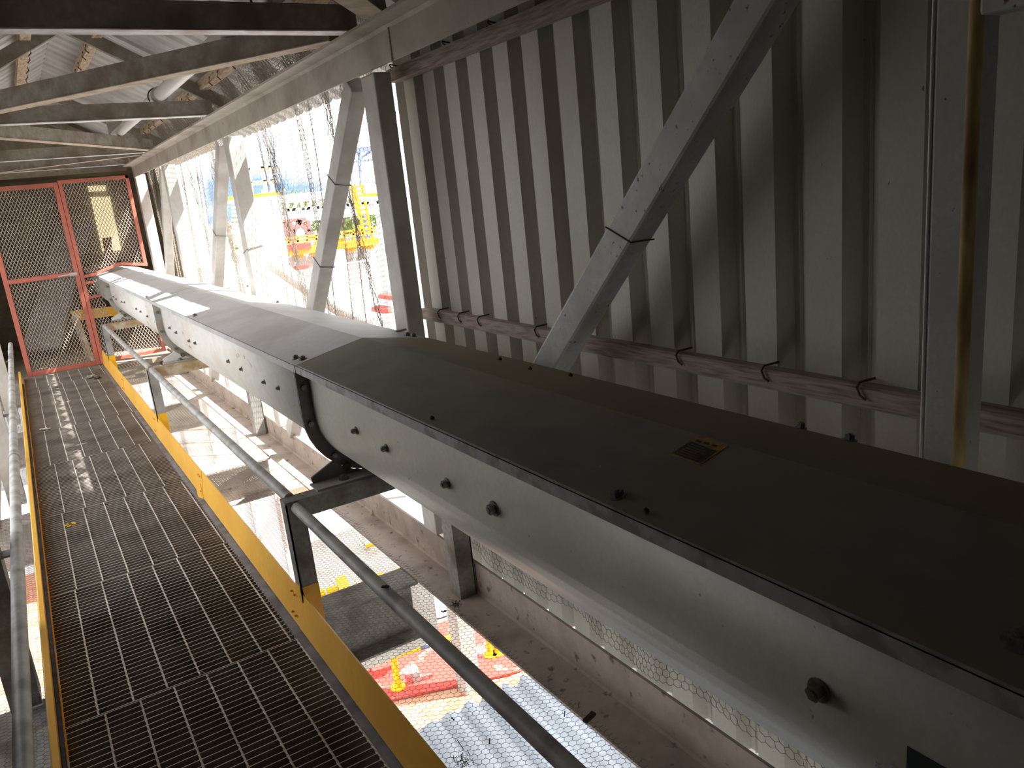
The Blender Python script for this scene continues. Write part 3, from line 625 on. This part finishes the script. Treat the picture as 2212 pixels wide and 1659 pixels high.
# ------------------------------------------------------------------ red mesh gate and screen
GY = 10.73
def diamonds(name, x0, x1, z0, z1, parent, keep=None, cw=.036, ch=.062):
    A = []; B = []
    for j in range(int((z1 - z0) / (ch / 2)) + 1):
        for i in range(int((x1 - x0) / cw) + 2):
            x = x0 + i * cw + (j % 2) * cw / 2; z = z0 + j * ch / 2
            for s in (-1, 1): A.append((x, GY + .02, z)); B.append((x + s * cw / 2, GY + .02, z + ch / 2))
    A = np.array(A); B = np.array(B); M_ = (A + B) / 2; k = (M_[:, 0] > x0) & (M_[:, 0] < x1) & (M_[:, 2] > z0) & (M_[:, 2] < z1)
    if keep is not None: k &= keep(M_[:, 0], M_[:, 2])
    return wires(name, A[k], B[k], .0036, MESHM, parent, 4)
def fr(mb, x0, x1, z0, z1, d=.045): return mb.box(x0, x1, GY, GY + d, z0, z1)
gt = thing('mesh_gate', (.23, GY, .01), 'salmon red framed mesh gate closing the end of the walkway', 'gate')
mb = MB(); fr(mb, -.155, -.105, .01, 2.18); fr(mb, .575, .62, .01, 2.18); fr(mb, -.105, .575, .01, .06); fr(mb, -.105, .575, 2.13, 2.18); fr(mb, -.105, .575, 1.10, 1.15)
build(mb, 'gate_frame', RED, gt, bevel=.003)
diamonds('mesh_infill', -.105, .575, .06, 1.10, gt); diamonds('mesh_infill', -.105, .575, 1.15, 2.13, gt)
mb = MB(); mb.tube([(.40, GY - .012, 1.118), (.60, GY - .012, 1.128)], .008, 8); mb.box(.52, .60, GY - .01, GY, 1.105, 1.14); build(mb, 'latch_bolt', PALE, gt)
scn = thing('mesh_screen', (1, GY, .03), 'salmon red framed mesh screen beside the gate, cut round the conveyor', 'screen')
mb = MB(); fr(mb, .625, .665, .01, 2.20); fr(mb, 1.345, 1.385, 1.14, 2.20); fr(mb, .665, 1.385, 2.16, 2.20); fr(mb, .665, 1.385, .02, .06); fr(mb, 1.345, 1.385, .06, .78)
mb.bar((.665, GY + .02, 1.075), (.80, GY + .02, 1.090), .045, .035); mb.bar((.80, GY + .02, 1.095), (1.08, GY + .02, 1.175), .045, .035); mb.bar((1.08, GY + .02, 1.175), (1.385, GY + .02, 1.12), .045, .035)
mb.bar((.665, GY + .02, .82), (.80, GY + .02, .83), .045, .03); mb.bar((.665, GY + .02, 1.0), (.75, GY + .02, 1.0), .045, .03)
build(mb, 'screen_frame', RED, scn, bevel=.003)
def keep(x, z):
    top = z > 1.175 - np.abs(x - 1.08) * .26 + .02
    low = (z < .50) | ((x < .83) & (z < .80)) | ((x < .80) & (z < 1.06))
    c = (x - CX) ** 2 + (z - CZ) ** 2 > .30 ** 2
    return top | (low & c)
diamonds('mesh_infill', .665, 1.345, .06, 2.16, scn, keep)
# things dimly seen in the room behind the mesh
def W(px, py, Y): return at(px, py, 1, Y)
def slab(mb, pts, Y, d):
    q = [W(px, py, Y) for px, py in pts]; return mb.prism(q, (0, 0, 0), (0, d, 0))
pn = MB(); slab(pn, [(196, 426), (237, 424), (262, 540), (222, 545)], 14.54, .07)
tag(build(pn, 'lit_opening', PANE), 'tall pale yellow daylit opening at the back of the room behind the screen', 'opening')
pn = MB(); slab(pn, [(190, 402), (228, 400), (229, 412), (192, 414)], 14.54, .07)
tag(build(pn, 'lit_opening', PANE), 'small pale yellow daylit slot above the tall opening behind the screen', 'opening')
mb = MB(); slab(mb, [(222, 515), (240, 512), (246, 560), (230, 566)], 13.6, .1); c = W(238, 560, 13.65); mb.box(c[0] - .03, c[0] + .03, 13.62, 13.68, -.06, c[2] + .05); tag(build(mb, 'drum_on_stand', mat('brown_drum', (.30, .12, .05), .7)), 'small brown drum on a stand silhouetted before the yellow opening', 'drum')
mb = MB(); slab(mb, [(152, 672), (258, 660), (262, 680), (160, 694)], 12.6, .02); tag(build(mb, 'kick_plate', YEL), 'orange yellow kick plate crossing behind the red mesh', 'kick plate')
mb = MB(); mb.bar(W(160, 680, 11.6), W(205, 800, 11.3), .05, .14); tag(build(mb, 'stair_stringer', TAN), 'tan stair string slanting down behind the gate mesh', 'stair')
mb = MB(); mb.bar((.05, 12.4, .1), (.9, 13.8, 1.7), .5, .06); tag(build(mb, 'chute', GREYX), 'dark slanting chute behind the lower half of the gate', 'chute')
mb = MB(); slab(mb, [(75, 740), (95, 738), (97, 700), (80, 702)], 13, .3); tag(build(mb, 'bin', GREYX), 'dark bin on the floor behind the gate', 'bin')

# ------------------------------------------------------------------ wire and bird netting
def sag(u, v, a=.012): return a * np.sin(u * 5.3 + 1.2 * np.sin(v * 4.1)) * np.sin(v * 3.7 + .5) + .3 * a * np.sin(u * 17 + v * 9)
def floor_fn(x0, y0, z):
    return lambda u, v: np.stack([x0 + u + .006 * np.sin(v * 9 + u * 7), y0 + v + .006 * np.sin(u * 11 + v * 3), z + sag(u, v)], 1)
n1 = net('wire_mesh', 4.4, .665, .026, .0008, lambda u, v: floor_fn(.66, .9, -.14)(v, u), WIRE); tag(n1, 'black hexagonal wire mesh slung below the gap between walkway and conveyor, near half', 'netting', kind='stuff')
n1 = net('wire_mesh', 5.4, .665, .026, .0008, lambda u, v: floor_fn(.66, 5.3, -.14)(v, u), WIREL); tag(n1, 'brown hexagonal wire mesh slung below the gap beside the conveyor, far half', 'netting', kind='stuff')
n1 = net('wire_mesh', 9.6, .30, .026, .0008, lambda u, v: floor_fn(-.55, 1.0, -.13)(v, u), WIRE); tag(n1, 'hexagonal wire mesh between the left pipe rail and the left kick plate', 'netting', kind='stuff')
def side_low(u, v): return np.stack([1.60 + .02 * np.sin(u * 6 + v * 3) + .012 * np.sin(u * 17), .1 + u + .02 * np.sin(v * 8 + u * 5), -.10 + v + .012 * np.sin(u * 9)], 1)
n1 = net('wire_mesh', 3.4, .75, .030, .0009, side_low, WIRE, 1.1); tag(n1, 'hexagonal wire mesh in front of the foot of the ribbed wall under the conveyor', 'netting', kind='stuff')
def gather(y, k=2.75, a=.30):  # bunch the net into vertical gathers
    return y + a / k * np.sin(y * k) + .06 * np.sin(y * 7.7)
def side_fn(u, v):
    y = 3.56 + gather(u) * .985; fold = .035 * np.sin(u * 8.5) + .02 * np.sin(u * 21 + v) 
    y = y + .10 * np.sin(v * 1.9 + u * 1.3) * (v / 2.5)
    return np.stack([1.62 + fold * (.4 + .6 * v / 2.4), y, -.02 + v * 1.0 + .012 * np.sin(u * 13)], 1)
n1 = net('bird_net', 7.2, 2.32, .026, .0011, side_fn, WIREL, 1.25); tag(n1, 'fine hexagonal bird net hanging in folds across the right hand openings', 'netting', kind='stuff')
def eave_fn(u, v):   # gathered net folded up from the chord to the low purlin
    y = 3.4 + u + .05 * np.sin(u * 9 + v * 4); t = v / .55
    return np.stack([1.62 - .26 * t + .05 * np.sin(t * 3.1) + .02 * np.sin(u * 23), y, 2.30 + .33 * t - .10 * np.sin(t * 3.1) * (1 + .4 * np.sin(u * 7)) + .02 * np.sin(u * 31 + v * 9)], 1)
A_, B_ = hexedges(7.3, .55, .020, 1.2)
ok = (A_.min(1) >= 0) & (B_.min(1) >= 0) & (B_[:, 0] <= 7.3) & (A_[:, 1] <= .55) & (B_[:, 1] <= .55); A_ = A_[ok]; B_ = B_[ok]; P0_ = []; P1_ = []
for q in range(4):
    for S_, D_ in ((A_, P0_), (B_, P1_)): D_.append(eave_fn(S_[:, 0] + .013 * q, S_[:, 1] * (.86 - .06 * q)) + np.array([-.010 * q, .007 * q, -.012 * q]))
n1 = wires('bird_net', np.concatenate(P0_), np.concatenate(P1_), .0011, WIREL)
tag(n1, 'dark bunched layers of bird net tucked over the right chord under the roof', 'netting', kind='stuff')
def left_fn(u, v): return np.stack([-.68 + .02 * np.sin(u * 8), 3.8 + gather(u), -.02 + v + 0 * u], 1)
n1 = net('bird_net', 6.8, 1.3, .030, .0008, left_fn, WIREL, 1.2); tag(n1, 'fine bird net beyond the left pipe rail', 'netting', kind='stuff')
# gathered ropes of net
def rope(name, y0, y1, lb, n=26, w=.05, zt=2.3, zb=.2, x=1.60):
    A = []; B = []
    for k in range(n):
        a0 = rng.randn() * w; f = rng.rand() * 6; pts = []
        for q in range(36):
            t = q / 35; z = zt + (zb - zt) * t; y = y0 + (y1 - y0) * t + a0 * (1.1 - .6 * math.sin(math.pi * min(1, t * 1.1))) + .012 * math.sin(t * 60 + f)
            pts.append((x + .012 * math.sin(f + t * 40) + .01 * rng.randn() * .3, y, z))
        A += pts[:-1]; B += pts[1:]
    tag(wires(name, A, B, .0012, WIREL), lb, 'netting', kind='stuff')
rope('net_gather', 5.50, 5.05, 'thick brown gather of net hanging just right of the middle V of posts', w=.09)
rope('net_gather', 4.35, 3.75, 'gather of net slanting down behind the wide diagonal', 14, .04)
rope('net_gather', 7.30, 6.70, 'gather of net hanging left of the middle V of posts', 16, .06)
rope('net_gather', 8.30, 7.60, 'gather of net hanging in the middle of the far opening', 16, .07)
rope('net_gather', 9.80, 8.9, 'brown gather of net slanting beside the red screen', 18, .05)
rope('net_gather', 4.95, 4.75, 'thin gather of net at the foot of the nearer opening', 10, .05, .6, .1)
# debris caught on the wire mesh
def clump(p, s, n, label):
    A = []; B = []
    for k in range(n):
        a = p + rng.randn(3) * s * .5; A.append(a); B.append(a + rng.randn(3) * s * .6)
    tag(wires('twig_clump', A, B, .0010, BLACK, sides=4), label, 'debris')
clump(at(985, 1305, 2, -.12), .015, 60, 'dark tangled clump of twigs on the wire mesh by the pale column')
clump(at(1000, 1640, 2, -.13), .024, 36, 'tangle of loose black wire on the mesh at the bottom edge')
clump(at(1190, 1620, 2, -.13), .02, 26, 'tangle of loose wire beside the foreground rail at the bottom edge')
for px, py, s, lb in ((958, 1322, .014, 'small dark flake beside the twig clump on the mesh'), (977, 1555, .010, 'dark reddish leaf on the mesh over the pale roof')):
    crumb(tuple(at(px, py, 2, -.125)), s, BLACK, 'flake', lb, 'debris', 3)
p = at(1275, 1553, 2, -.12); mb = MB().bar(p - np.array([.024, .0, 0]), p + np.array([.026, .012, .004]), .020, .012, (0, 0, 1))
tag(build(mb, 'bark_chunk', BLACK, bevel=.003), 'dark brown chunk lying on the wire mesh beside the bottom chord', 'debris')
for px, py, lb in ((1250, 1528, 'upper of two tiny rusty bolts on the mesh'), (1219, 1548, 'lower of two tiny rusty bolts on the mesh'), (1057, 1607, 'tiny rusty bolt standing on the mesh below the foreground rail')):
    p = at(px, py, 2, -.125); tag(build(MB().tube([p, p + np.array([.004, 0, .02])], .002, 6), 'loose_bolt', BOLTR), lb, 'bolt')

# ------------------------------------------------------------------ the plant outside and below
GZ = -9.0
struct(MB().box(1.2, 400, -400, 500, GZ - .2, GZ), 'ground', mat('yard_ground', (.30, .28, .26), .9, dirt=(.2, .18, .17), dscale=.3))
struct(MB().box(-400, 1.2, -400, 500, GZ - .2, GZ), 'ground', mat('asphalt', (.10, .10, .10), .95, dirt=(.07, .07, .07), dscale=.3))
def zslab(pts, z, th): mb = MB(); return mb.prism([at(px, py, 2, z) for px, py in pts], (0, 0, 0), (0, 0, -th))
def tg(mb, name, m_, lb, cat, **k): return tag(build(mb, name, m_, **{a: b for a, b in k.items() if a != 'group'}), lb, cat, k.get('group'))
# pale corrugated roof just below
ZR = -4.0
def corr(x0, x1, y0, y1, z, pitch=.19, amp=.022, skew=0., slope=0.):
    n = int((x1 - x0) / pitch * 8); mb = MB(); vs = []
    for k in range(n + 1):
        x = x0 + (x1 - x0) * k / n; zz = z + amp * math.sin(2 * math.pi * (x - x0) / pitch); ye = .03 * math.sin(k * .7)
        vs += [(x, y0, zz - slope * (y1 - y0)), (x + skew, y1 + ye, zz)]
    return mb.add(vs, [(2 * k, 2 * k + 2, 2 * k + 3, 2 * k + 1) for k in range(n)], True)
tg(corr(1.2, 9.5, 1.5, 7.06, ZR, .24, .035, skew=.3), 'corrugated_roof', mat('roof_blue_white', (.36, .40, .45), .6, dirt=(.30, .33, .37), dscale=.8, mottled=.04), 'pale blue-white corrugated roof below the mesh at the bottom of the picture', 'roof', solid=.003)
struct(MB().box(1.4, 9.5, 1.6, 6.9, GZ, ZR - .08), 'wall_shed', CONC)
p = at(1010, 1505, 2, GZ); ct = at(1000, 1290, 1, p[1])
tg(MB().box(p[0] - .02, p[0] + .36, p[1], p[1] + .45, GZ, -3.2), 'concrete_column', mat('column_concrete', (.34, .33, .30), .9, dirt=(.28, .26, .24), dscale=2), 'pale concrete column standing on the brick paving below the mesh', 'column', bevel=.02)
tg(zslab([(760, 1500), (1260, 1350), (1400, 1500), (1000, 1659), (840, 1659)], GZ + .02, .05), 'brick_paving', BRICK, 'orange and cream brick paving beyond the pale corrugated roof', 'paving')
tg(zslab([(745, 1405), (1000, 1330), (1240, 1330), (1290, 1385), (1100, 1455), (800, 1520)], GZ + .09, .05), 'red_yard', REDX, 'red painted yard strip behind the yellow barrier rail', 'paving')
tg(MB().box(-1.9, -.5, 18.9, 24.5, -5.2, -5.0), 'white_roof', WHITE, 'white flat roof seen between the left pipe rail and the left kick plate', 'roof')
tg(MB().box(-1.9, -.7, 15.0, 21.0, -6.4, -6.2), 'tiled_roof', BRICK, 'orange brick coloured roof seen beside the left kick plate', 'roof')
# low machines in the yard
for pts, z, th, m_, nm, lb in (([(796, 1432), (842, 1418), (852, 1436), (806, 1450)], -8.7, .3, REDX, 'red_box', 'red box behind the left part of the yellow barrier rail'),
        ([(886, 1440), (900, 1436), (906, 1454), (892, 1458)], -8.7, .3, GREYX, 'small_drum', 'small grey block beside the yellow barrier post'),
        ([(822, 1482), (905, 1460), (912, 1480), (832, 1504)], -8.96, .03, WHITE, 'kerb_block', 'white kerb under the yellow barrier post'),
        ([(905, 1420), (975, 1400), (985, 1435), (922, 1455)], -8.93, .06, HOP, 'grey_slab', 'mauve grey slab right of the yellow barrier post')):
    tg(zslab(pts, z, th), nm, m_, lb, 'equipment')
def barrier(pts, z, label, posts):
    t = thing('barrier_rail', tuple(at(*posts[0], 2, GZ)), label, 'barrier')
    P = [at(px, py, 2, z) for px, py in pts]
    for k in range(len(P) - 1):
        n = 5
        for q in range(n): a = P[k] + (P[k + 1] - P[k]) * q / n; b = P[k] + (P[k + 1] - P[k]) * (q + 1) / n; build(MB().tube([a, b], .075, 10), 'rail_band', BLUEG if q == 2 else YELB, t)
    for px, py in posts:
        g = at(px, py, 2, GZ + .05); build(MB().tube([g, (g[0], g[1], z)], .075, 10), 'post', YELB, t); build(MB().tube([g, (g[0], g[1], GZ + .12)], .17, 12), 'post_foot', YELB, t)
barrier([(780, 1441), (853, 1415), (985, 1374)], -8.0, 'yellow barrier rail with dark blue band and post left of the concrete column', [(861, 1488)])
barrier([(1046, 1353), (1062, 1348)], -8.0, 'pair of yellow barrier posts right of the concrete column', [(1060, 1418), (1075, 1414)])
# hopper panels and dark opening left of the pipe rail
t = thing('hopper', tuple(at(780, 1200, 2, -4)), 'large grey sheet steel hopper below the nearest support frame', 'hopper')
build(zslab([(630, 1120), (790, 1060), (925, 1205), (790, 1255), (700, 1285), (640, 1290)], -3.0, 1.2), 'sheet', HOP, t)
build(zslab([(772, 1070), (780, 1067), (800, 1180), (790, 1184)], -2.96, .04), 'stiffener', CONC, t)
t = thing('yellow_edge_rail', tuple(at(790, 1250, 2, -3)), 'broken yellow rail along the lower edge of the grey hopper', 'rail'); a = at(680, 1285, 2, -2.9); b = at(905, 1222, 2, -2.9); n = 9
for k in range(n):
    if k in (3, 6): continue
    build(MB().tube([a + (b - a) * k / n, a + (b - a) * (k + .85) / n], .045, 8), 'rail_length', YELB, t)
a = at(790, 1180, 2, -2.9); b = at(822, 1172, 2, -2.9)
tg(MB().tube([a, b], .03, 8), 'yellow_mark', YELB, 'short yellow bar on the grey hopper sheet', 'bar')
tg(zslab([(725, 1250), (745, 1240), (755, 1265), (735, 1278)], -2.85, .1), 'yellow_bracket', YELB, 'yellow bracket at the lower edge of the grey hopper', 'bracket')
# white roofs further along, below the far part of the mesh
t = thing('white_store_wall', tuple(W(500, 1300, 19.5)), 'white sunlit store wall with grey upright battens seen through the far mesh', 'building')
a, b = W(250, 840, 19.5), W(720, 840, 19.5)
build(MB().box(a[0], b[0] + .6, 19.5, 23.5, GZ, -1.6), 'wall_face', WHITE, t)
for k in range(9):
    x = a[0] + .5 + k * .62; build(MB().box(x, x + .07, 19.42, 19.5, GZ, -1.6), 'batten', HOP, t)
for k in range(5):
    mb = MB(); q0 = W(385, 930 + k * 28, 19.2); q1 = W(600, 900 + k * 28, 19.2); mb.tube([q0, (q0 + q1) / 2 + np.array([0, 0, -.12]), q1], .018, 6); build(mb, 'cable', TAN, t)
tg(zslab([(595, 1000), (680, 985), (700, 1040), (620, 1060)], -5.2, .2), 'red_roof', mat('terracotta', (.66, .30, .20), .8, dirt=(.8, .6, .5), dscale=2), 'terracotta red roof patch seen left of the saddle foot', 'roof')
tg(zslab([(690, 1095), (760, 1070), (778, 1100), (700, 1128)], -4.2, .3), 'blue_roof', PALE, 'small pale blue corrugated canopy left of the foreground rail head', 'canopy')
tg(zslab([(770, 1080), (800, 1072), (810, 1100), (785, 1112)], -4.4, .3), 'orange_canopy', mat('coral', (.75, .33, .22), .7), 'small coral roof beside the pale blue canopy', 'canopy')
# white storage dome and yard behind the chord
c = at(905, 1150, 2, -7.0)
mb = MB(); mb.tube([(c[0], c[1], GZ + .05), (c[0], c[1], -6.9), (c[0], c[1], -6.6), (c[0], c[1], -6.4), (c[0], c[1], -6.3)], [1.1, 1.1, .95, .5, .05], 32)
tg(mb, 'storage_tank', WHITE, 'round white tank roof seen between bottom chord and trough', 'tank')
# --- seen through the right hand openings
def fbox(x0, x1, y0, y1, z0, z1): return MB().box(x0, x1, y0, y1, z0, z1)
def span(mb, a, b, Y, w): return mb.bar(W(*a, Y), W(*b, Y), w, w)
# pale industrial hall (blown out in the sun)
mb = MB(); slab(mb, [(570, 597), (812, 562), (880, 1000), (620, 1000)], 26, 5); tg(mb, 'white_hall', WHITE, 'large white sunlit hall wall filling the lower part of the netted opening', 'building')
mb = MB(); slab(mb, [(380, 600), (535, 632), (560, 1000), (400, 1000)], 31.2, 5); tg(mb, 'white_shed', WHITE, 'white sunlit shed behind the foot of the middle posts', 'building')
mb = MB(); slab(mb, [(606, 548), (812, 524), (818, 556), (612, 590)], 25.7, .28); tg(mb, 'grey_cladding_band', GREYX, 'grey shaded cladding band under the orange walkway', 'cladding')
t = thing('orange_walkway', tuple(W(700, 540, 25)), 'orange steel walkway with handrails on top of the white hall', 'walkway')
mb = MB(); span(mb, (604, 547), (815, 520), 25, .22); build(mb, 'deck_edge', ORG, t)
for k in range(6): c = W(612 + k * 38, 546 - k * 4.9, 25); build(MB().box(c[0] - .06, c[0] + .06, 25, 26.05, c[2] - .25, c[2] - .1), 'deck_bracket', ORG, t)
for k in (0, 5): c = W(612 + k * 38, 546 - k * 4.9, 25.1); build(MB().box(c[0] - .08, c[0] + .08, 25.05, 25.2, GZ, c[2]), 'leg', WHITE, t)
mb = MB(); span(mb, (604, 537), (670, 530), 24.9, .18); build(mb, 'red_pipe', REDX, t)
for dy in (0, 8): 
    mb = MB(); span(mb, (602, 526 - dy), (812, 500 - dy), 25, .06); build(mb, 'handrail', ORG, t)
for k in range(11):
    mb = MB(); x = 602 + k * 20; span(mb, (x, 518 - k * 2.5), (x + 3, 545 - k * 2.5), 25, .06); build(mb, 'stanchion', ORG, t)
for k in range(7):
    px = 625 + k * 26; mb = MB(); slab(mb, [(px, 528 - k * 3), (px + 12, 526 - k * 3), (px + 13, 546 - k * 3.4), (px + 1, 548 - k * 3.4)], 25.05, .5)
    tg(mb, 'machine', [GREYX, ORG, PALE][k % 3], ['grey motor at the left end of the orange walkway', 'orange gearbox on the orange walkway', 'white casing on the orange walkway', 'grey motor in the middle of the orange walkway', 'second orange gearbox on the orange walkway', 'white casing at the right of the orange walkway', 'grey motor at the right end of the orange walkway'][k], 'machine')
t = thing('orange_ladder', tuple(W(785, 500, 27)), 'orange caged ladder tower beside the dark post', 'ladder')
for a, b in (((765, 400), (803, 585)), ((782, 398), (815, 580)), ((757, 400), (776, 470))): mb = MB(); span(mb, a, b, 27, .08); build(mb, 'rail', ORG, t)
for k in range(11): mb = MB(); span(mb, (765 + k * 2.2, 404 + k * 10), (782 + k * 1.9, 402 + k * 10), 27, .06); build(mb, 'rung', ORG, t)
mb = MB(); slab(mb, [(770, 487), (786, 485), (790, 500), (774, 502)], 26.6, .3); build(mb, 'cabinet', ORG, t)
# white truss gallery crossing
t = thing('white_truss_bridge', tuple(W(700, 470, 34)), 'white truss conveyor bridge crossing in the distance', 'bridge')
for a, b, w_ in (((560, 436), (830, 408), .35), ((575, 478), (830, 452), .35), ((575, 458), (830, 436), .12)): mb = MB(); span(mb, a, b, 34, w_); build(mb, 'chord', WHITE, t)
for k in range(8):
    x = 585 + k * 32; y = 434 - k * 3.3; mb = MB(); span(mb, (x, y), (x + 9, y + 42), 34, .12); build(mb, 'post', WHITE, t)
    mb = MB(); span(mb, (x + 28, y - 2), (x + 8, y + 41), 34, .12); build(mb, 'diagonal', WHITE, t)
mb = MB(); slab(mb, [(575, 462), (830, 440), (832, 452), (577, 476)], 34.4, .1); build(mb, 'side_sheet', PALE, t)
for px, py in ((583, 475), (822, 452)): c = W(px, py, 34.2); build(MB().box(c[0] - .2, c[0] + .2, 34.05, 34.4, GZ, c[2]), 'leg', WHITE, t)
for a, b, lb in (((472, 428), (606, 414), 'white crane beam with yellow tip above the truss bridge, left one'), ((793, 418), (820, 416), 'white crane beam with yellow tip beside the dark post')):
    t = thing('crane_beam', tuple(W(*a, 24)), lb, 'beam'); mb = MB(); slab(mb, [(a[0], a[1] + 7), (b[0], b[1] + 7), (b[0], b[1] + 14), (a[0], a[1] + 15)], 24, .4); build(mb, 'web', WHITE, t)
    mb = MB(); slab(mb, [a, b, (b[0], b[1] + 7), (a[0], a[1] + 7)], 24, .4); build(mb, 'yellow_strip', YELB, t)
mb = MB(); slab(mb, [(812, 375), (830, 372), (836, 415), (816, 416)], 36, 2); c = W(824, 410, 36); mb.box(c[0] - .15, c[0] + .15, 36.2, 36.6, GZ, c[2]); tg(mb, 'white_tower', WHITE, 'white rounded tower top beside the dark post', 'tower')
# blue-clad tower with white frames behind the crane beam
t = thing('frame_tower', tuple(W(540, 390, 36)), 'blue and white framed tower left of the sky gap', 'tower')
for a, b in (((530, 330), (545, 420)), ((560, 326), (575, 416)), ((578, 330), (590, 415)), ((528, 368), (590, 360)), ((528, 398), (592, 390))): mb = MB(); span(mb, a, b, 36, .14); build(mb, 'frame', WHITE, t)
for px in (535, 570, 586): c = W(px, 410, 36.4); build(MB().box(c[0] - .08, c[0] + .08, 36.4, 36.6, GZ, c[2]), 'leg', WHITE, t)
for a, b in (((530, 371), (600, 363)), ((535, 399), (604, 391))): mb = MB(); span(mb, a, b, 35.6, .12); build(mb, 'guard', TAN, t)
mb = MB(); span(mb, (770, 325), (830, 318), 40, .25); span(mb, (775, 330), (782, 420), 40, .12); span(mb, (812, 322), (815, 372), 40, .12); span(mb, (775, 345), (800, 328), 40, .1); span(mb, (765, 350), (830, 342), 40, .1); c = W(782, 420, 40); mb.box(c[0] - .08, c[0] + .08, 39.9, 40.1, GZ, c[2] + .2); tg(mb, 'gantry_frame', BLUEG, 'slender blue-grey gantry frame against the sky beside the dark post', 'frame')
# columns, pipe and structures in the lower left of the opening
for x, y0, y1, w_, lb in ((560, 435, 660, .45, 'white steel column just right of the middle posts'), (590, 440, 620, .3, 'slim white steel column left of the orange walkway'), (410, 400, 640, .5, 'white steel column seen through the far opening'), (730, 540, 700, .3, 'white steel leg under the grey cladding band')):
    mb = MB(); span(mb, (x, y0), (x + (y1 - y0) * .15, y1), 22, w_); tg(mb, 'plant_column', WHITE, lb, 'column')
mb = MB(); mb.tube([W(500, 500, 18), W(560, 548, 18), W(640, 605, 17.5), W(735, 668, 17), W(800, 700, 16.5)], .17, 16); tg(mb, 'inclined_pipe', HOP, 'grey pipe slanting down to the right across the netted opening', 'pipe')
mb = MB(); mb.tube([W(438, 605, 17), W(450, 604, 17.2), W(560, 650, 19)], [.25, .55, .6], 24); tg(mb, 'round_tank', PALE, 'end of a round pale tank behind the lid, left of the middle posts', 'tank')
mb = MB(); slab(mb, [(500, 545), (580, 540), (600, 590), (520, 600)], 22.5, .5); tg(mb, 'grey_casing', GREYX, 'brown-grey casing behind the slanting pipe', 'casing')
for k, (x, y) in enumerate(((640, 600), (640, 575), (690, 572))):
    mb = MB(); slab(mb, [(x, y), (x + 55, y - 6), (x + 56, y + 2), (x + 1, y + 8)], 24.5, .3); tg(mb, 'cladding_strip', REDX if k else TAN, ['tan strip low on the white hall', 'red strip under the grey cladding band, left', 'red strip under the grey cladding band, right'][k], 'cladding')
for k, (x, y, s) in enumerate(((852, 640, 9), (838, 668, 10))):
    mb = MB(); slab(mb, [(x - s, y), (x + s, y - 5), (x + s, y + s * .8), (x - s, y + s)], 19, .8)
    tg(mb, 'red_machine', REDX, ['small red block beside the dark post, above the other', 'red block just above the lid near the dark post'][k], 'machine')
mb = MB()
for a, b in (((590, 480), (660, 474)), ((625, 480), (640, 520)), ((650, 476), (625, 515)), ((640, 476), (680, 512)), ((612, 480), (625, 520)), ((665, 476), (668, 510))): span(mb, a, b, 33, .15)
for px in (628, 667): c = W(px, 500, 33); mb.box(c[0] - .08, c[0] + .08, 32.9, 33.1, GZ, c[2])
tg(mb, 'maroon_trestle', mat('maroon', (.32, .12, .12), .7), 'maroon braced trestle under the white truss bridge', 'trestle')
# frames seen through the far opening (left of the middle posts)
mb = MB()
for k in range(6): span(mb, (500, 440 + k * 9), (560, 434 + k * 9), 30, .1)
for a, b in (((500, 500), (545, 560)), ((500, 560), (540, 585)), ((520, 440), (535, 600))): span(mb, a, b, 30, .16)
tg(mb, 'louvred_frame', PALE, 'pale louvred frame between the middle posts', 'frame')
# distant trees
def tree(px, py, Y, s, lb):
    c = W(px, py, Y); t = thing('tree', (c[0], c[1], GZ), lb, 'tree', 'distant trees'); A = MB()
    r = np.random.RandomState(int(px))
    for k in range(420):
        d = r.randn(3); d /= np.linalg.norm(d); q = c + d * s * (.55 + .5 * r.rand()) * np.array([1, 1, .75]); u = r.randn(3); u /= np.linalg.norm(u); v = np.cross(u, d); v /= max(np.linalg.norm(v), 1e-6); l = s * .13
        A.add([q, q + u * l, q + u * l + v * l * .6, q + v * l * .6], [(0, 1, 2, 3)])
    build(A, 'foliage', LEAF, t); build(MB().tube([(c[0], c[1], GZ), (c[0], c[1], c[2])], .25, 8), 'trunk', BARK, t)
for px, py, Y, s, lb in ((742, 470, 56, 2.2, 'olive green tree behind the orange ladder'), (768, 468, 64, 2.2, 'dark green tree right of the olive one'), (690, 466, 62, 2.0, 'small tree seen through the truss bridge'), (615, 452, 66, 2.2, 'yellowish tree behind the left of the truss bridge'), (655, 448, 80, 2.0, 'blue-green tree in the middle of the truss bridge'), (560, 500, 58, 2.4, 'tree beside the white column'), (818, 462, 84, 2.0, 'tree beside the dark post')):
    tree(px, py, Y, s, lb)
# brick building and lattice seen under the trough, left of the channel post
mb = MB(); slab(mb, [(562, 868), (625, 905), (650, 990), (575, 950)], 17, 1); tg(mb, 'brick_stack', BRICK, 'banded red brick stack seen under the trough behind the far channel post', 'stack')
# unseen block added outside the ribbed wall to shade the lid
struct(MB().box(2.7, 3.6, -4.0, 3.80, -1.5, 7.0), 'wall_lid_shade', CONC)
struct(MB().box(10.5, 14, -25, 5.5, GZ, 12.0), 'wall_roof_shade', CONC)  # unseen block added to shade the corrugated roof below
